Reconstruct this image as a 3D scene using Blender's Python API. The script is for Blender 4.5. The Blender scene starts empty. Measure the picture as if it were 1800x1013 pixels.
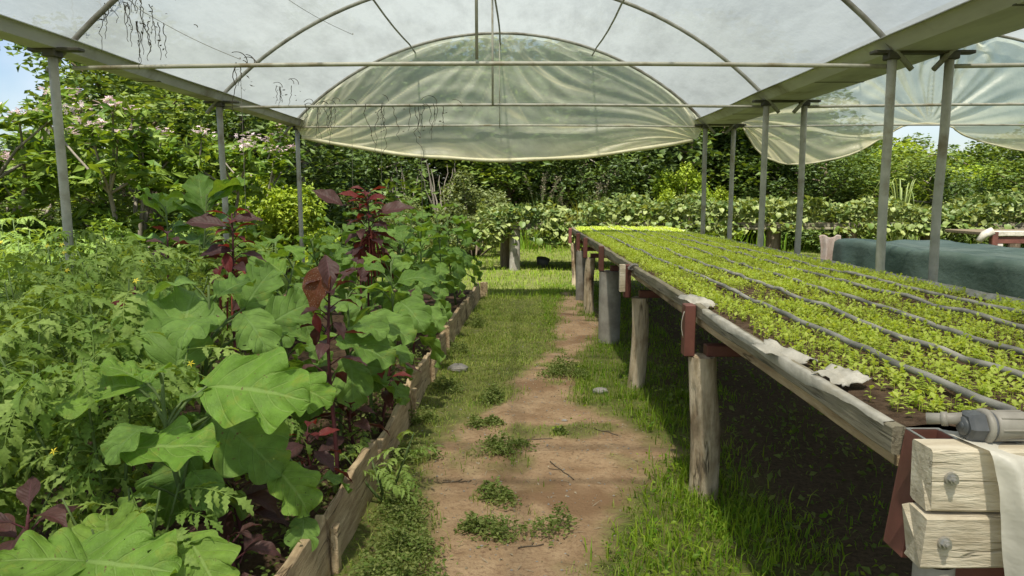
import bpy, math, random
import numpy as np
from mathutils import Vector, Matrix

random.seed(7)
R = np.random.default_rng(11)
SC = bpy.context.scene
COL = SC.collection
rad = math.radians

# ------------------------------------------------------------------ camera
cam = bpy.data.objects.new('camera', bpy.data.cameras.new('camera'))
COL.objects.link(cam)
cam.location = (0, 0, 1.5)
cam.rotation_euler = (rad(90 - 7.4), 0, math.atan(15 / 1240))
cam.data.sensor_width = 36
cam.data.lens = 36 * 1240 / 1800
cam.data.clip_start = 0.05
cam.data.clip_end = 2000
SC.camera = cam

# ------------------------------------------------------------------ light
SUN_EL, SUN_AZ = 65.0, 189.0          # azimuth clockwise from +Y (the sun is high behind the camera)
sv = Vector((math.sin(rad(SUN_AZ)) * math.cos(rad(SUN_EL)), math.cos(rad(SUN_AZ)) * math.cos(rad(SUN_EL)), math.sin(rad(SUN_EL))))
sun = bpy.data.objects.new('sun', bpy.data.lights.new('sun', 'SUN'))
COL.objects.link(sun)
sun.data.energy = 5.0
sun.data.angle = rad(1.8)
sun.data.color = (1.0, 0.95, 0.86)
sun.rotation_euler = (-sv).to_track_quat('-Z', 'Y').to_euler()
sun.location = sv * 50

world = bpy.data.worlds.new('World')
SC.world = world
world.use_nodes = True
wn = world.node_tree
for n in list(wn.nodes):
    wn.nodes.remove(n)
w_out = wn.nodes.new('ShaderNodeOutputWorld')
w_bg = wn.nodes.new('ShaderNodeBackground')
w_sky = wn.nodes.new('ShaderNodeTexSky')
w_sky.sky_type = 'NISHITA'
w_sky.sun_disc = False
w_sky.sun_elevation = rad(SUN_EL)
w_sky.sun_rotation = rad(SUN_AZ)
w_sky.air_density = 1.0
w_sky.dust_density = 1.5
w_tc = wn.nodes.new('ShaderNodeTexCoord')
w_no = wn.nodes.new('ShaderNodeTexNoise')
w_no.inputs['Scale'].default_value = 2.6
w_no.inputs['Detail'].default_value = 6
w_rp = wn.nodes.new('ShaderNodeValToRGB')
w_rp.color_ramp.elements[0].position = 0.50
w_rp.color_ramp.elements[1].position = 0.76
w_mx = wn.nodes.new('ShaderNodeMix')
w_mx.data_type = 'RGBA'
w_mx.inputs[7].default_value = (6.0, 6.2, 6.5, 1)
wn.links.new(w_tc.outputs['Generated'], w_no.inputs['Vector'])
wn.links.new(w_no.outputs['Fac'], w_rp.inputs['Fac'])
wn.links.new(w_rp.outputs['Color'], w_mx.inputs[0])
wn.links.new(w_sky.outputs['Color'], w_mx.inputs[6])
wn.links.new(w_mx.outputs[2], w_bg.inputs['Color'])
wn.links.new(w_bg.outputs[0], w_out.inputs['Surface'])
w_bg.inputs['Strength'].default_value = 0.09

SC.view_settings.view_transform = 'Standard'
SC.view_settings.look = 'None'
SC.view_settings.exposure = 1.0
SC.view_settings.gamma = 1.0
SC.view_settings.use_curve_mapping = False
SC.render.engine = 'CYCLES'
cy = SC.cycles
cy.max_bounces = 7
cy.diffuse_bounces = 4
cy.glossy_bounces = 2
cy.transmission_bounces = 6
cy.transparent_max_bounces = 10
cy.caustics_reflective = False
cy.caustics_refractive = False
cy.sample_clamp_indirect = 4
cy.use_denoising = True
try:
    cy.denoiser = 'OPENIMAGEDENOISE'
except Exception:
    pass

# ------------------------------------------------------------------ object helpers
def prop(o, label=None, cat=None, group=None, kind=None):
    if label: o['label'] = label
    if cat: o['category'] = cat
    if group: o['group'] = group
    if kind: o['kind'] = kind
    return o

def empty(name, loc=(0, 0, 0), rz=0.0, label=None, cat=None, group=None):
    o = bpy.data.objects.new(name, None)
    o.empty_display_size = 0.1
    COL.objects.link(o)
    o.location = loc
    o.rotation_euler = (0, 0, rz)
    return prop(o, label, cat, group)

def link(name, mesh, parent=None, m=None):
    o = bpy.data.objects.new(name, mesh)
    COL.objects.link(o)
    if parent is not None: o.parent = parent
    if m is not None: o.matrix_basis = m
    return o

def mesh_np(name, v, f, mat=None, smooth=True, tint=None, st=None, mats=None, fmat=None):
    """v (N,3); f: array (M,k) or list of arrays with different k"""
    v = np.asarray(v, dtype=np.float32)
    fs = f if isinstance(f, list) else [f]
    fs = [np.asarray(a, dtype=np.int32) for a in fs if len(a)]
    me = bpy.data.meshes.new(name)
    me.vertices.add(len(v))
    me.vertices.foreach_set('co', v.ravel())
    loops = np.concatenate([a.ravel() for a in fs])
    tot = np.concatenate([np.full(len(a), a.shape[1], dtype=np.int32) for a in fs])
    start = np.concatenate([[0], np.cumsum(tot)[:-1]]).astype(np.int32)
    me.loops.add(len(loops))
    me.loops.foreach_set('vertex_index', loops)
    me.polygons.add(len(tot))
    me.polygons.foreach_set('loop_start', start)
    me.polygons.foreach_set('loop_total', tot)
    me.polygons.foreach_set('use_smooth', np.full(len(tot), smooth, dtype=bool))
    if tint is not None:
        a = me.attributes.new('tint', 'FLOAT', 'POINT')
        a.data.foreach_set('value', np.asarray(tint, dtype=np.float32))
    if st is not None:
        a = me.attributes.new('st', 'FLOAT_VECTOR', 'POINT')
        a.data.foreach_set('vector', np.asarray(st, dtype=np.float32).ravel())
    for m in (mats or ([mat] if mat else [])):
        me.materials.append(m)
    if fmat is not None:
        me.polygons.foreach_set('material_index', np.asarray(fmat, dtype=np.int32))
    me.update(calc_edges=True)
    me.validate()
    return me

class MB:
    def __init__(s):
        s.v, s.q, s.t, s.n, s.tint = [], [], [], 0, []
    def add(s, v, q=None, t=None, tint=1.0):
        v = np.asarray(v, dtype=np.float64)
        if q is not None and len(q): s.q.append(np.asarray(q) + s.n)
        if t is not None and len(t): s.t.append(np.asarray(t) + s.n)
        s.v.append(v); s.tint.append(np.full(len(v), tint)); s.n += len(v)
    def box(s, c, d, bev=0.0, rot=None, jit=0.0):
        """box with chamfered edges along its long look"""
        c = np.array(c, float); h = np.array(d, float) / 2
        b = min(bev, h.min() * 0.45)
        if b <= 0:
            p = np.array([(x, y, z) for x in (-1, 1) for y in (-1, 1) for z in (-1, 1)], float) * h
            q = [(0, 1, 3, 2), (4, 6, 7, 5), (0, 4, 5, 1), (2, 3, 7, 6), (0, 2, 6, 4), (1, 5, 7, 3)]
            t = []
        else:
            p = []; idx = {}
            for x in (-1, 1):
                for y in (-1, 1):
                    for z in (-1, 1):
                        for ax in range(3):
                            q_ = np.array((x, y, z), float) * (h - b)
                            q_[ax] += b * (x, y, z)[ax]
                            idx[(x, y, z, ax)] = len(p); p.append(q_)
            q = []; t = []
            for ax in range(3):
                o1, o2 = [(1, 2), (0, 2), (0, 1)][ax]
                for sg in (-1, 1):
                    cs = []
                    for a, bb in ((-1, -1), (1, -1), (1, 1), (-1, 1)):
                        k = [0, 0, 0]; k[ax] = sg; k[o1] = a; k[o2] = bb
                        cs.append(idx[(k[0], k[1], k[2], ax)])
                    q.append(cs)
                for a in (-1, 1):
                    for bb in (-1, 1):
                        k1 = [0, 0, 0]; k1[o1] = a; k1[o2] = bb; k1[ax] = -1
                        k2 = list(k1); k2[ax] = 1
                        q.append((idx[(*k1, o1)], idx[(*k1, o2)], idx[(*k2, o2)], idx[(*k2, o1)]))
            for x in (-1, 1):
                for y in (-1, 1):
                    for z in (-1, 1):
                        t.append((idx[(x, y, z, 0)], idx[(x, y, z, 1)], idx[(x, y, z, 2)]))
            p = np.array(p)
        if jit: p = p + R.normal(0, jit, p.shape)
        if rot is not None: p = p @ np.array(rot.to_3x3()).T
        s.add(p + c, q, t)
        return s
    def tube(s, pts, r, n=8, cap=True, squash=None, tint=1.0):
        pts = np.array(pts, float); m = len(pts)
        r = np.broadcast_to(np.asarray(r, float), (m,))
        tan = np.gradient(pts, axis=0)
        tan /= np.linalg.norm(tan, axis=1)[:, None] + 1e-12
        up = np.array((0, 0, 1.0)) if abs(tan[0][2]) < 0.9 else np.array((1.0, 0, 0))
        rings = []
        a = np.arange(n) / n * 2 * math.pi
        for i in range(m):
            x = np.cross(up, tan[i]); x /= np.linalg.norm(x) + 1e-12
            y = np.cross(tan[i], x); up = y if abs(tan[i] @ up) > 0.95 else up
            rings.append(pts[i] + r[i] * (np.cos(a)[:, None] * x + np.sin(a)[:, None] * y))
        v = np.concatenate(rings)
        i, j = np.meshgrid(np.arange(m - 1), np.arange(n), indexing='ij')
        j2 = (j + 1) % n
        q = np.stack([i * n + j, i * n + j2, (i + 1) * n + j2, (i + 1) * n + j], -1).reshape(-1, 4)
        t = []
        if cap:
            v = np.concatenate([v, pts[:1], pts[-1:]])
            k = m * n
            for jj in range(n):
                t.append((k, (jj + 1) % n, jj)); t.append((k + 1, (m - 1) * n + jj, (m - 1) * n + (jj + 1) % n))
        s.add(v, q, t, tint)
        return s
    def grid(s, P):
        """P (a,b,3)"""
        a, b = P.shape[:2]
        i, j = np.meshgrid(np.arange(a - 1), np.arange(b - 1), indexing='ij')
        q = np.stack([i * b + j, i * b + j + 1, (i + 1) * b + j + 1, (i + 1) * b + j], -1).reshape(-1, 4)
        s.add(P.reshape(-1, 3), q)
        return s
    def mesh(s, name, mat, smooth=True, tint=False):
        f = []
        if s.q: f.append(np.concatenate(s.q))
        if s.t: f.append(np.concatenate(s.t))
        return mesh_np(name, np.concatenate(s.v), f, mat, smooth, np.concatenate(s.tint) if tint else None)
    def obj(s, name, mat, parent=None, smooth=False, tint=False):
        return link(name, s.mesh(name, mat, smooth, tint), parent)

def vnoise(x, y, seed=0, octv=3, f=1.0):
    """cheap smooth numpy value noise, range about -1..1"""
    x = np.asarray(x, float); y = np.asarray(y, float)
    out = np.zeros(np.broadcast(x, y).shape); amp = 1.0; tot = 0
    def h(i, j, k):
        n = (i.astype(np.int64) * 374761393 + j.astype(np.int64) * 668265263 + k * 974711) & 0x7fffffff
        n = ((n ^ (n >> 13)) * 1274126177) & 0x7fffffff
        return ((n ^ (n >> 16)) & 0xffff) / 32767.5 - 1
    for o in range(octv):
        X, Y = x * f, y * f
        i, j = np.floor(X), np.floor(Y); u, w = X - i, Y - j
        u = u * u * (3 - 2 * u); w = w * w * (3 - 2 * w)
        a, b, c, d = h(i, j, seed + o), h(i + 1, j, seed + o), h(i, j + 1, seed + o), h(i + 1, j + 1, seed + o)
        out = out + amp * ((a * (1 - u) + b * u) * (1 - w) + (c * (1 - u) + d * u) * w)
        tot += amp; amp *= 0.5; f *= 2.1
    return out / tot

# ------------------------------------------------------------------ material helpers
class NT:
    def __init__(s, name):
        s.m = bpy.data.materials.new(name); s.m.use_nodes = True
        s.t = s.m.node_tree
        for n in list(s.t.nodes): s.t.nodes.remove(n)
        s.out = s.t.nodes.new('ShaderNodeOutputMaterial')
    def n(s, typ, **kw):
        nd = s.t.nodes.new(typ)
        for k, v in kw.items(): setattr(nd, k, v)
        return nd
    def set(s, sock, v):
        if isinstance(v, bpy.types.NodeSocket): s.t.links.new(v, sock)
        elif v is not None:
            if sock.type == 'RGBA' and len(v) == 3: v = (*v, 1)
            sock.default_value = v
    def math(s, op, a, b=None, c=None):
        nd = s.n('ShaderNodeMath', operation=op)
        s.set(nd.inputs[0], a)
        if b is not None: s.set(nd.inputs[1], b)
        if c is not None: s.set(nd.inputs[2], c)
        return nd.outputs[0]
    def mix(s, f, a, b, blend='MIX'):
        nd = s.n('ShaderNodeMix', data_type='RGBA', blend_type=blend)
        s.set(nd.inputs[0], f); s.set(nd.inputs[6], a); s.set(nd.inputs[7], b)
        return nd.outputs[2]
    def ramp(s, f, lo, hi, a=(0, 0, 0), b=(1, 1, 1)):
        nd = s.n('ShaderNodeValToRGB')
        e = nd.color_ramp.elements
        e[0].position, e[1].position = lo, hi
        e[0].color, e[1].color = (*a, 1), (*b, 1)
        s.set(nd.inputs[0], f)
        return nd.outputs[0]
    def noise(s, scale, detail=4, rough=0.55, coord='Object', stretch=None, w=0.0):
        tc = s.n('ShaderNodeTexCoord')
        vec = tc.outputs[coord]
        if stretch or w:
            mp = s.n('ShaderNodeMapping')
            mp.inputs['Scale'].default_value = stretch or (1, 1, 1)
            mp.inputs['Location'].default_value = (w, w * 1.7, w * 0.3)
            s.set(mp.inputs[0], vec); vec = mp.outputs[0]
        nd = s.n('ShaderNodeTexNoise')
        nd.inputs['Scale'].default_value = scale
        nd.inputs['Detail'].default_value = detail
        nd.inputs['Roughness'].default_value = rough
        s.set(nd.inputs['Vector'], vec)
        return nd.outputs['Fac']
    def attr(s, name, out='Fac'):
        nd = s.n('ShaderNodeAttribute', attribute_name=name)
        return nd.outputs[out]
    def bump(s, h, strength=0.3, dist=0.01):
        nd = s.n('ShaderNodeBump')
        nd.inputs['Strength'].default_value = strength
        nd.inputs['Distance'].default_value = dist
        s.set(nd.inputs['Height'], h)
        return nd.outputs[0]
    def bsdf(s, col, rough=0.7, spec=0.3, metal=0.0, normal=None):
        b = s.n('ShaderNodeBsdfPrincipled')
        s.set(b.inputs['Base Color'], col); s.set(b.inputs['Roughness'], rough)
        b.inputs['Specular IOR Level'].default_value = spec
        b.inputs['Metallic'].default_value = metal
        if normal is not None: s.set(b.inputs['Normal'], normal)
        return b.outputs[0]
    def done(s, sh):
        s.t.links.new(sh, s.out.inputs['Surface'])
        return s.m

def mat_rough(name, c1, c2, scale=6, rough=0.8, bump=0.3, dist=0.01, stretch=None, spec=0.25, metal=0.0, stain=None, lo=0.35, hi=0.65, crack=None):
    m = NT(name)
    f = m.noise(scale, 6, 0.6, stretch=stretch)
    col = m.mix(m.ramp(f, lo, hi), c1, c2)
    if stain:
        g = m.noise(scale * 0.35, 5, 0.65, w=3.1)
        col = m.mix(m.ramp(g, 0.52, 0.68), col, stain)
    hgt = m.noise(scale * 3, 6, 0.65, stretch=stretch)
    if crack:
        ck = m.ramp(m.math('ABSOLUTE', m.math('SUBTRACT', m.noise(1.0, 4, 0.55, stretch=crack, w=9.3), 0.5)), 0.004, 0.018, (1, 1, 1), (0, 0, 0))
        ck = m.math('MULTIPLY', ck, m.ramp(m.noise(3.0, 3, 0.5, w=6.1), 0.45, 0.6))
        col = m.mix(m.math('MULTIPLY', ck, 0.75), col, tuple(v * 0.25 for v in c1))
        hgt = m.math('SUBTRACT', hgt, m.math('MULTIPLY', ck, 1.2))
    oi = m.n('ShaderNodeObjectInfo')
    k = m.math('MULTIPLY_ADD', oi.outputs['Random'], 0.25, 0.87)
    hs = m.n('ShaderNodeHueSaturation'); m.set(hs.inputs['Color'], col); m.set(hs.inputs['Value'], k)
    nrm = m.bump(hgt, bump, dist)
    return m.done(m.bsdf(hs.outputs[0], rough, spec, metal, nrm))

def mat_leaf(name, c1, c2, trans=0.32, tcol=None, rough=0.5, spec=0.35, tint=False, vein=None, nv=6, mott=25.0, holes=None, vb=0.7, spots=False):
    m = NT(name)
    oi = m.n('ShaderNodeObjectInfo')
    col = m.mix(oi.outputs['Random'], c1, c2)
    if tint:
        t = m.attr('tint')
        col = m.mix(m.math('MINIMUM', m.math('MAXIMUM', m.math('SUBTRACT', t, 0.5), 0.0), 1.0), c1, c2)
    ns = m.noise(mott, 3)
    nrm = None
    hs = m.n('ShaderNodeHueSaturation')
    m.set(hs.inputs['Color'], col)
    m.set(hs.inputs['Value'], m.math('MULTIPLY_ADD', ns, 1.0, 0.5))
    col = hs.outputs[0]
    if vein:
        sx = m.n('ShaderNodeSeparateXYZ'); m.set(sx.inputs[0], m.attr('st', 'Vector'))
        sa = m.math('ABSOLUTE', sx.outputs[0]); t = sx.outputs[1]
        ph = m.math('FRACT', m.math('MULTIPLY', m.math('SUBTRACT', t, m.math('MULTIPLY', sa, 0.22)), nv))
        d = m.math('ABSOLUTE', m.math('SUBTRACT', ph, 0.5))
        lat = m.ramp(d, 0.025, 0.085, (1, 1, 1), (0, 0, 0))
        mid = m.ramp(sa, 0.03, 0.075, (1, 1, 1), (0, 0, 0))
        v = m.math('MAXIMUM', m.math('MULTIPLY', lat, 0.6), mid)
        vf = m.n('ShaderNodeTexVoronoi', feature='DISTANCE_TO_EDGE'); vf.inputs['Scale'].default_value = 36
        tcv = m.n('ShaderNodeTexCoord'); m.set(vf.inputs['Vector'], tcv.outputs['Object'])
        net_ = m.ramp(vf.outputs['Distance'], 0.01, 0.10, (1, 1, 1), (0, 0, 0))
        col = m.mix(m.math('MULTIPLY', net_, 0.10), col, vein)
        col = m.mix(m.math('MULTIPLY', v, 0.6), col, vein)
        hgt = m.math('ADD', m.math('MULTIPLY', v, -0.6), m.math('ADD', m.math('MULTIPLY', d, 0.9), m.math('SUBTRACT', m.math('MULTIPLY', m.noise(60, 2), 0.35), m.math('MULTIPLY', net_, 0.10))))
        nrm = m.bump(hgt, vb, 0.008)
    if spots:
        ye = m.noise(5.0, 4, 0.6, w=1.7)
        col = m.mix(m.math('MULTIPLY', m.ramp(ye, 0.56, 0.74), 0.55), col, (0.33, 0.36, 0.06))
        col = m.mix(m.ramp(m.noise(19.0, 3, 0.5, w=4.2), 0.70, 0.735), col, (0.16, 0.12, 0.05))
    if holes:
        vo = m.n('ShaderNodeTexVoronoi'); vo.inputs['Scale'].default_value = 38
        tc = m.n('ShaderNodeTexCoord'); m.set(vo.inputs['Vector'], tc.outputs['Object'])
        col = m.mix(m.ramp(vo.outputs['Distance'], 0.14, 0.2, (1, 1, 1), (0, 0, 0)), col, holes)
    b = m.bsdf(col, rough, spec, 0, nrm)
    tr = m.n('ShaderNodeBsdfTranslucent')
    if tcol is None:
        tc_ = m.mix(1.0, col, (1.5, 1.35, 0.5), 'MULTIPLY')
    else:
        tc_ = m.mix(0.6, col, tcol)
    m.set(tr.inputs['Color'], tc_)
    if nrm is not None: m.set(tr.inputs['Normal'], nrm)
    ms = m.n('ShaderNodeMixShader')
    ms.inputs[0].default_value = trans
    m.set(ms.inputs[1], b); m.set(ms.inputs[2], tr.outputs[0])
    if spots:
        tp = m.n('ShaderNodeBsdfTransparent'); mh = m.n('ShaderNodeMixShader')
        m.set(mh.inputs[0], m.ramp(m.noise(13.0, 2, 0.4, w=7.7), 0.735, 0.74)); m.set(mh.inputs[1], ms.outputs[0]); m.set(mh.inputs[2], tp.outputs[0])
        ms = mh
    return m.done(ms.outputs[0])

def mat_film(name, col, transp, transl, gloss=0.06, stain=None, tint=(0.9, 0.93, 0.92), hi_attr=False):
    """polythene film: part clear, part milky, a little gloss"""
    m = NT(name)
    f1 = m.noise(0.55, 5, 0.6)
    f2 = m.noise(3.0, 5, 0.7, stretch=(1, 0.25, 1))
    c = m.mix(m.ramp(f2, 0.42, 0.78), col, tuple(a * 0.72 for a in col))
    if stain: c = m.mix(m.math('MINIMUM', m.attr('tint'), 1.0), c, stain)
    nrm = m.bump(m.noise(4.0, 5, 0.6, stretch=(1, 0.5, 1)), 0.5, 0.03)
    tl = m.n('ShaderNodeBsdfTranslucent'); m.set(tl.inputs[0], c); m.set(tl.inputs[1], nrm)
    df = m.n('ShaderNodeBsdfDiffuse'); m.set(df.inputs[0], c); m.set(df.inputs[2], nrm)
    gl = m.n('ShaderNodeBsdfGlossy'); gl.inputs['Roughness'].default_value = 0.42; m.set(gl.inputs['Normal'], nrm)
    gl.inputs[0].default_value = (0.9, 0.9, 0.9, 1)
    tp = m.n('ShaderNodeBsdfTransparent'); tp.inputs[0].default_value = (*tint, 1)
    a = m.n('ShaderNodeMixShader'); a.inputs[0].default_value = transl
    m.set(a.inputs[1], df.outputs[0]); m.set(a.inputs[2], tl.outputs[0])
    b = m.n('ShaderNodeMixShader'); b.inputs[0].default_value = gloss
    m.set(b.inputs[1], a.outputs[0]); m.set(b.inputs[2], gl.outputs[0])
    k = m.n('ShaderNodeMixShader')
    geo = m.n('ShaderNodeNewGeometry')
    dp = m.n('ShaderNodeVectorMath', operation='DOT_PRODUCT')
    m.set(dp.inputs[0], geo.outputs['Incoming']); m.set(dp.inputs[1], geo.outputs['True Normal'])
    cosv = m.math('MAXIMUM', m.math('ABSOLUTE', dp.outputs['Value']), 0.12)
    base = m.math('MULTIPLY_ADD', f1, -0.25, transp + 0.125)
    fac = m.math('POWER', base, m.math('DIVIDE', 1.0, cosv))        # clear share falls off with path length
    if hi_attr:
        crease = m.attr('st', 'Vector')
        sx = m.n('ShaderNodeSeparateXYZ'); m.set(sx.inputs[0], crease)
        fac = m.math('MULTIPLY', fac, m.math('SUBTRACT', 1.0, m.math('MULTIPLY', sx.outputs[0], 0.9)))
    m.set(k.inputs[0], fac); m.set(k.inputs[1], b.outputs[0]); m.set(k.inputs[2], tp.outputs[0])
    return m.done(k.outputs[0])

M = {}
M['pipe'] = mat_rough('galvanised_pipe', (0.30, 0.30, 0.25), (0.42, 0.41, 0.35), 9, 0.55, 0.2, 0.003, spec=0.4, stain=(0.20, 0.17, 0.11))
M['hoop'] = mat_rough('weathered_hoop_steel', (0.20, 0.20, 0.17), (0.33, 0.33, 0.29), 10, 0.55, 0.2, 0.003, spec=0.4, stain=(0.12, 0.10, 0.07))
M['gutter'] = mat_rough('stained_gutter_sheet', (0.33, 0.325, 0.345), (0.52, 0.52, 0.54), 3.5, 0.6, 0.25, 0.006, (1, 0.25, 1), 0.3, stain=(0.17, 0.145, 0.11))
M['plate'] = mat_rough('dark_bracket_steel', (0.05, 0.05, 0.045), (0.09, 0.085, 0.07), 14, 0.6, 0.2, 0.003)
M['wood'] = mat_rough('weathered_board', (0.29, 0.205, 0.115), (0.54, 0.42, 0.26), 5, 0.85, 0.8, 0.010, (6, 0.7, 6), stain=(0.15, 0.11, 0.065), crack=(14, 0.9, 14))
M['greywood'] = mat_rough('grey_plank', (0.140, 0.122, 0.082), (0.265, 0.238, 0.170), 6, 0.85, 0.5, 0.007, (7, 0.5, 7), stain=(0.15, 0.14, 0.075), crack=(22, 0.8, 22))
M['darkwood'] = mat_rough('dark_plank', (0.10, 0.08, 0.05), (0.20, 0.16, 0.10), 6, 0.85, 0.5, 0.007, (0.5, 7, 7))
M['palewood'] = mat_rough('pale_sawn_timber', (0.45, 0.385, 0.275), (0.68, 0.61, 0.47), 6, 0.85, 0.7, 0.010, (0.7, 3, 4), stain=(0.33, 0.27, 0.175), crack=(1.6, 14, 14))
M['log'] = mat_rough('peeled_log', (0.38, 0.295, 0.185), (0.68, 0.575, 0.41), 5, 0.85, 0.9, 0.018, (4, 4, 0.9), stain=(0.19, 0.125, 0.07), crack=(13, 13, 1.3))
M['concrete'] = mat_rough('old_concrete', (0.24, 0.22, 0.19), (0.36, 0.34, 0.29), 8, 0.9, 0.4, 0.005, stain=(0.18, 0.155, 0.12))
M['red'] = mat_rough('red_oxide_paint', (0.115, 0.042, 0.032), (0.175, 0.068, 0.050), 9, 0.6, 0.25, 0.004, spec=0.35, stain=(0.10, 0.045, 0.03))
M['bolt'] = mat_rough('zinc_bolt', (0.35, 0.34, 0.31), (0.5, 0.49, 0.46), 30, 0.4, 0.2, 0.001, metal=0.7, spec=0.5)
M['hose'] = mat_rough('dusty_black_hose', (0.14, 0.138, 0.12), (0.36, 0.345, 0.295), 7, 0.65, 0.3, 0.003, (3, 1, 3), spec=0.35)
M['darkplastic'] = mat_rough('dark_grey_plastic', (0.06, 0.066, 0.07), (0.12, 0.125, 0.13), 14, 0.45, 0.15, 0.002, spec=0.45)
M['greyplastic'] = mat_rough('dusty_grey_plastic', (0.19, 0.175, 0.15), (0.31, 0.29, 0.245), 12, 0.5, 0.2, 0.002, spec=0.4)
M['soil'] = mat_rough('dark_potting_soil', (0.075, 0.048, 0.030), (0.17, 0.115, 0.075), 22, 0.95, 1.0, 0.02, spec=0.1)
M['bedsoil'] = mat_rough('bed_soil', (0.05, 0.034, 0.022), (0.13, 0.085, 0.055), 16, 0.95, 1.0, 0.03, spec=0.1)
M['stone'] = mat_rough('grey_stone', (0.20, 0.19, 0.17), (0.32, 0.30, 0.27), 12, 0.9, 0.5, 0.01)
M['net'] = mat_rough('green_shade_net', (0.060, 0.098, 0.078), (0.110, 0.155, 0.128), 2.2, 0.7, 0.9, 0.02, (1, 0.6, 1), spec=0.35, stain=(0.16, 0.20, 0.17))
M['pink'] = mat_rough('pale_pink_cloth', (0.55, 0.42, 0.36), (0.70, 0.60, 0.54), 9, 0.9, 0.4, 0.01)
M['bark'] = mat_rough('bark', (0.10, 0.075, 0.05), (0.20, 0.16, 0.11), 9, 0.9, 0.8, 0.02, (4, 4, 0.7))
M['palebark'] = mat_rough('pale_bark', (0.19, 0.165, 0.125), (0.31, 0.275, 0.22), 9, 0.9, 0.5, 0.02, (4, 4, 0.7))
M['blackbag'] = mat_rough('black_plastic', (0.012, 0.012, 0.014), (0.03, 0.03, 0.03), 9, 0.5, 0.3, 0.01, spec=0.4)
M['deadvine'] = mat_rough('dried_vine', (0.030, 0.028, 0.020), (0.075, 0.062, 0.04), 20, 0.9, 0.4, 0.003)
M['string'] = mat_rough('grey_string', (0.16, 0.15, 0.13), (0.22, 0.21, 0.18), 20, 0.9, 0.2, 0.001)
M['green_stem'] = mat_rough('green_stem', (0.085, 0.13, 0.04), (0.13, 0.19, 0.06), 12, 0.6, 0.2, 0.002)
M['purple_stem'] = mat_rough('purple_stem', (0.055, 0.018, 0.024), (0.105, 0.032, 0.034), 12, 0.55, 0.2, 0.002)
M['liner'] = mat_rough('torn_white_liner', (0.34, 0.32, 0.26), (0.54, 0.51, 0.43), 14, 0.55, 0.4, 0.006, spec=0.4, stain=(0.40, 0.36, 0.27))

M['tassel'] = mat_rough('amaranth_tassel', (0.16, 0.035, 0.03), (0.30, 0.085, 0.055), 25, 0.8, 0.5, 0.004)
M['egg'] = mat_leaf('eggplant_leaf', (0.120, 0.225, 0.040), (0.205, 0.345, 0.075), 0.34, vein=(0.22, 0.35, 0.11), nv=6, mott=7, rough=0.5, spec=0.25, spots=True)
M['eggbright'] = mat_leaf('young_eggplant_leaf', (0.160, 0.305, 0.042), (0.215, 0.350, 0.055), 0.36, vein=(0.31, 0.45, 0.13), nv=6, mott=7, rough=0.5, spec=0.25, spots=True)
M['tomato'] = mat_leaf('tomato_leaf', (0.150, 0.250, 0.045), (0.290, 0.400, 0.100), 0.34, rough=0.6, spec=0.25)
M['amar'] = mat_leaf('purple_amaranth_leaf', (0.048, 0.024, 0.022), (0.095, 0.046, 0.036), 0.26, tcol=(0.30, 0.045, 0.02), vein=(0.125, 0.045, 0.055), vb=0.22, nv=9, mott=14)
M['amarred'] = mat_leaf('red_amaranth_leaf', (0.12, 0.018, 0.020), (0.19, 0.034, 0.028), 0.35, tcol=(0.45, 0.05, 0.02), vein=(0.26, 0.05, 0.05), vb=0.22, nv=9)
M['amarholed'] = mat_leaf('holed_amaranth_leaf', (0.13, 0.045, 0.018), (0.15, 0.055, 0.02), 0.4, tcol=(0.36, 0.10, 0.02), vein=(0.17, 0.05, 0.03), vb=0.22, nv=9, holes=(0.55, 0.46, 0.36))
M['seed'] = mat_leaf('seedling_leaf', (0.36, 0.48, 0.055), (0.56, 0.64, 0.15), 0.45, tint=True, rough=0.55, spec=0.25)
M['seed1'] = mat_leaf('single_seedling_leaf', (0.36, 0.48, 0.055), (0.56, 0.64, 0.15), 0.45, rough=0.55, spec=0.25)
M['grass'] = mat_leaf('grass_blade', (0.100, 0.215, 0.012), (0.310, 0.420, 0.040), 0.40, tint=True, rough=0.5, spec=0.25, mott=1.5)
M['drygrass'] = mat_leaf('dry_grass', (0.190, 0.270, 0.042), (0.430, 0.440, 0.150), 0.3, tint=True, rough=0.7, spec=0.15, mott=1.5)
M['weed'] = mat_leaf('weed_leaf', (0.105, 0.165, 0.030), (0.240, 0.275, 0.090), 0.3, tint=True, rough=0.6, spec=0.2)
M['darktree'] = mat_leaf('dark_tree_leaf', (0.030, 0.062, 0.013), (0.125, 0.185, 0.036), 0.28, tint=True, mott=3)
M['midtree'] = mat_leaf('mid_tree_leaf', (0.058, 0.110, 0.016), (0.205, 0.270, 0.042), 0.3, tint=True, mott=3)
M['limetree'] = mat_leaf('lime_tree_leaf', (0.150, 0.245, 0.014), (0.340, 0.420, 0.040), 0.36, tint=True, mott=3)
M['frangi'] = mat_leaf('long_tree_leaf', (0.070, 0.145, 0.014), (0.220, 0.305, 0.040), 0.36, tint=True, mott=3)
M['olive'] = mat_leaf('olive_bush_leaf', (0.100, 0.135, 0.035), (0.210, 0.245, 0.080), 0.3, tint=True, mott=3)
M['vine'] = mat_leaf('broad_vine_leaf', (0.075, 0.130, 0.026), (0.285, 0.330, 0.110), 0.28, tint=True, mott=5)
M['vine1'] = mat_leaf('single_vine_leaf', (0.100, 0.165, 0.028), (0.310, 0.355, 0.120), 0.28, mott=5)
M['petal'] = mat_leaf('pink_white_petal', (0.72, 0.50, 0.52), (0.86, 0.74, 0.74), 0.35, tcol=(0.8, 0.6, 0.6))
M['yellow'] = mat_rough('yellow_petal', (0.62, 0.50, 0.03), (0.72, 0.60, 0.06), 20, 0.7, 0.1, 0.001)
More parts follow.
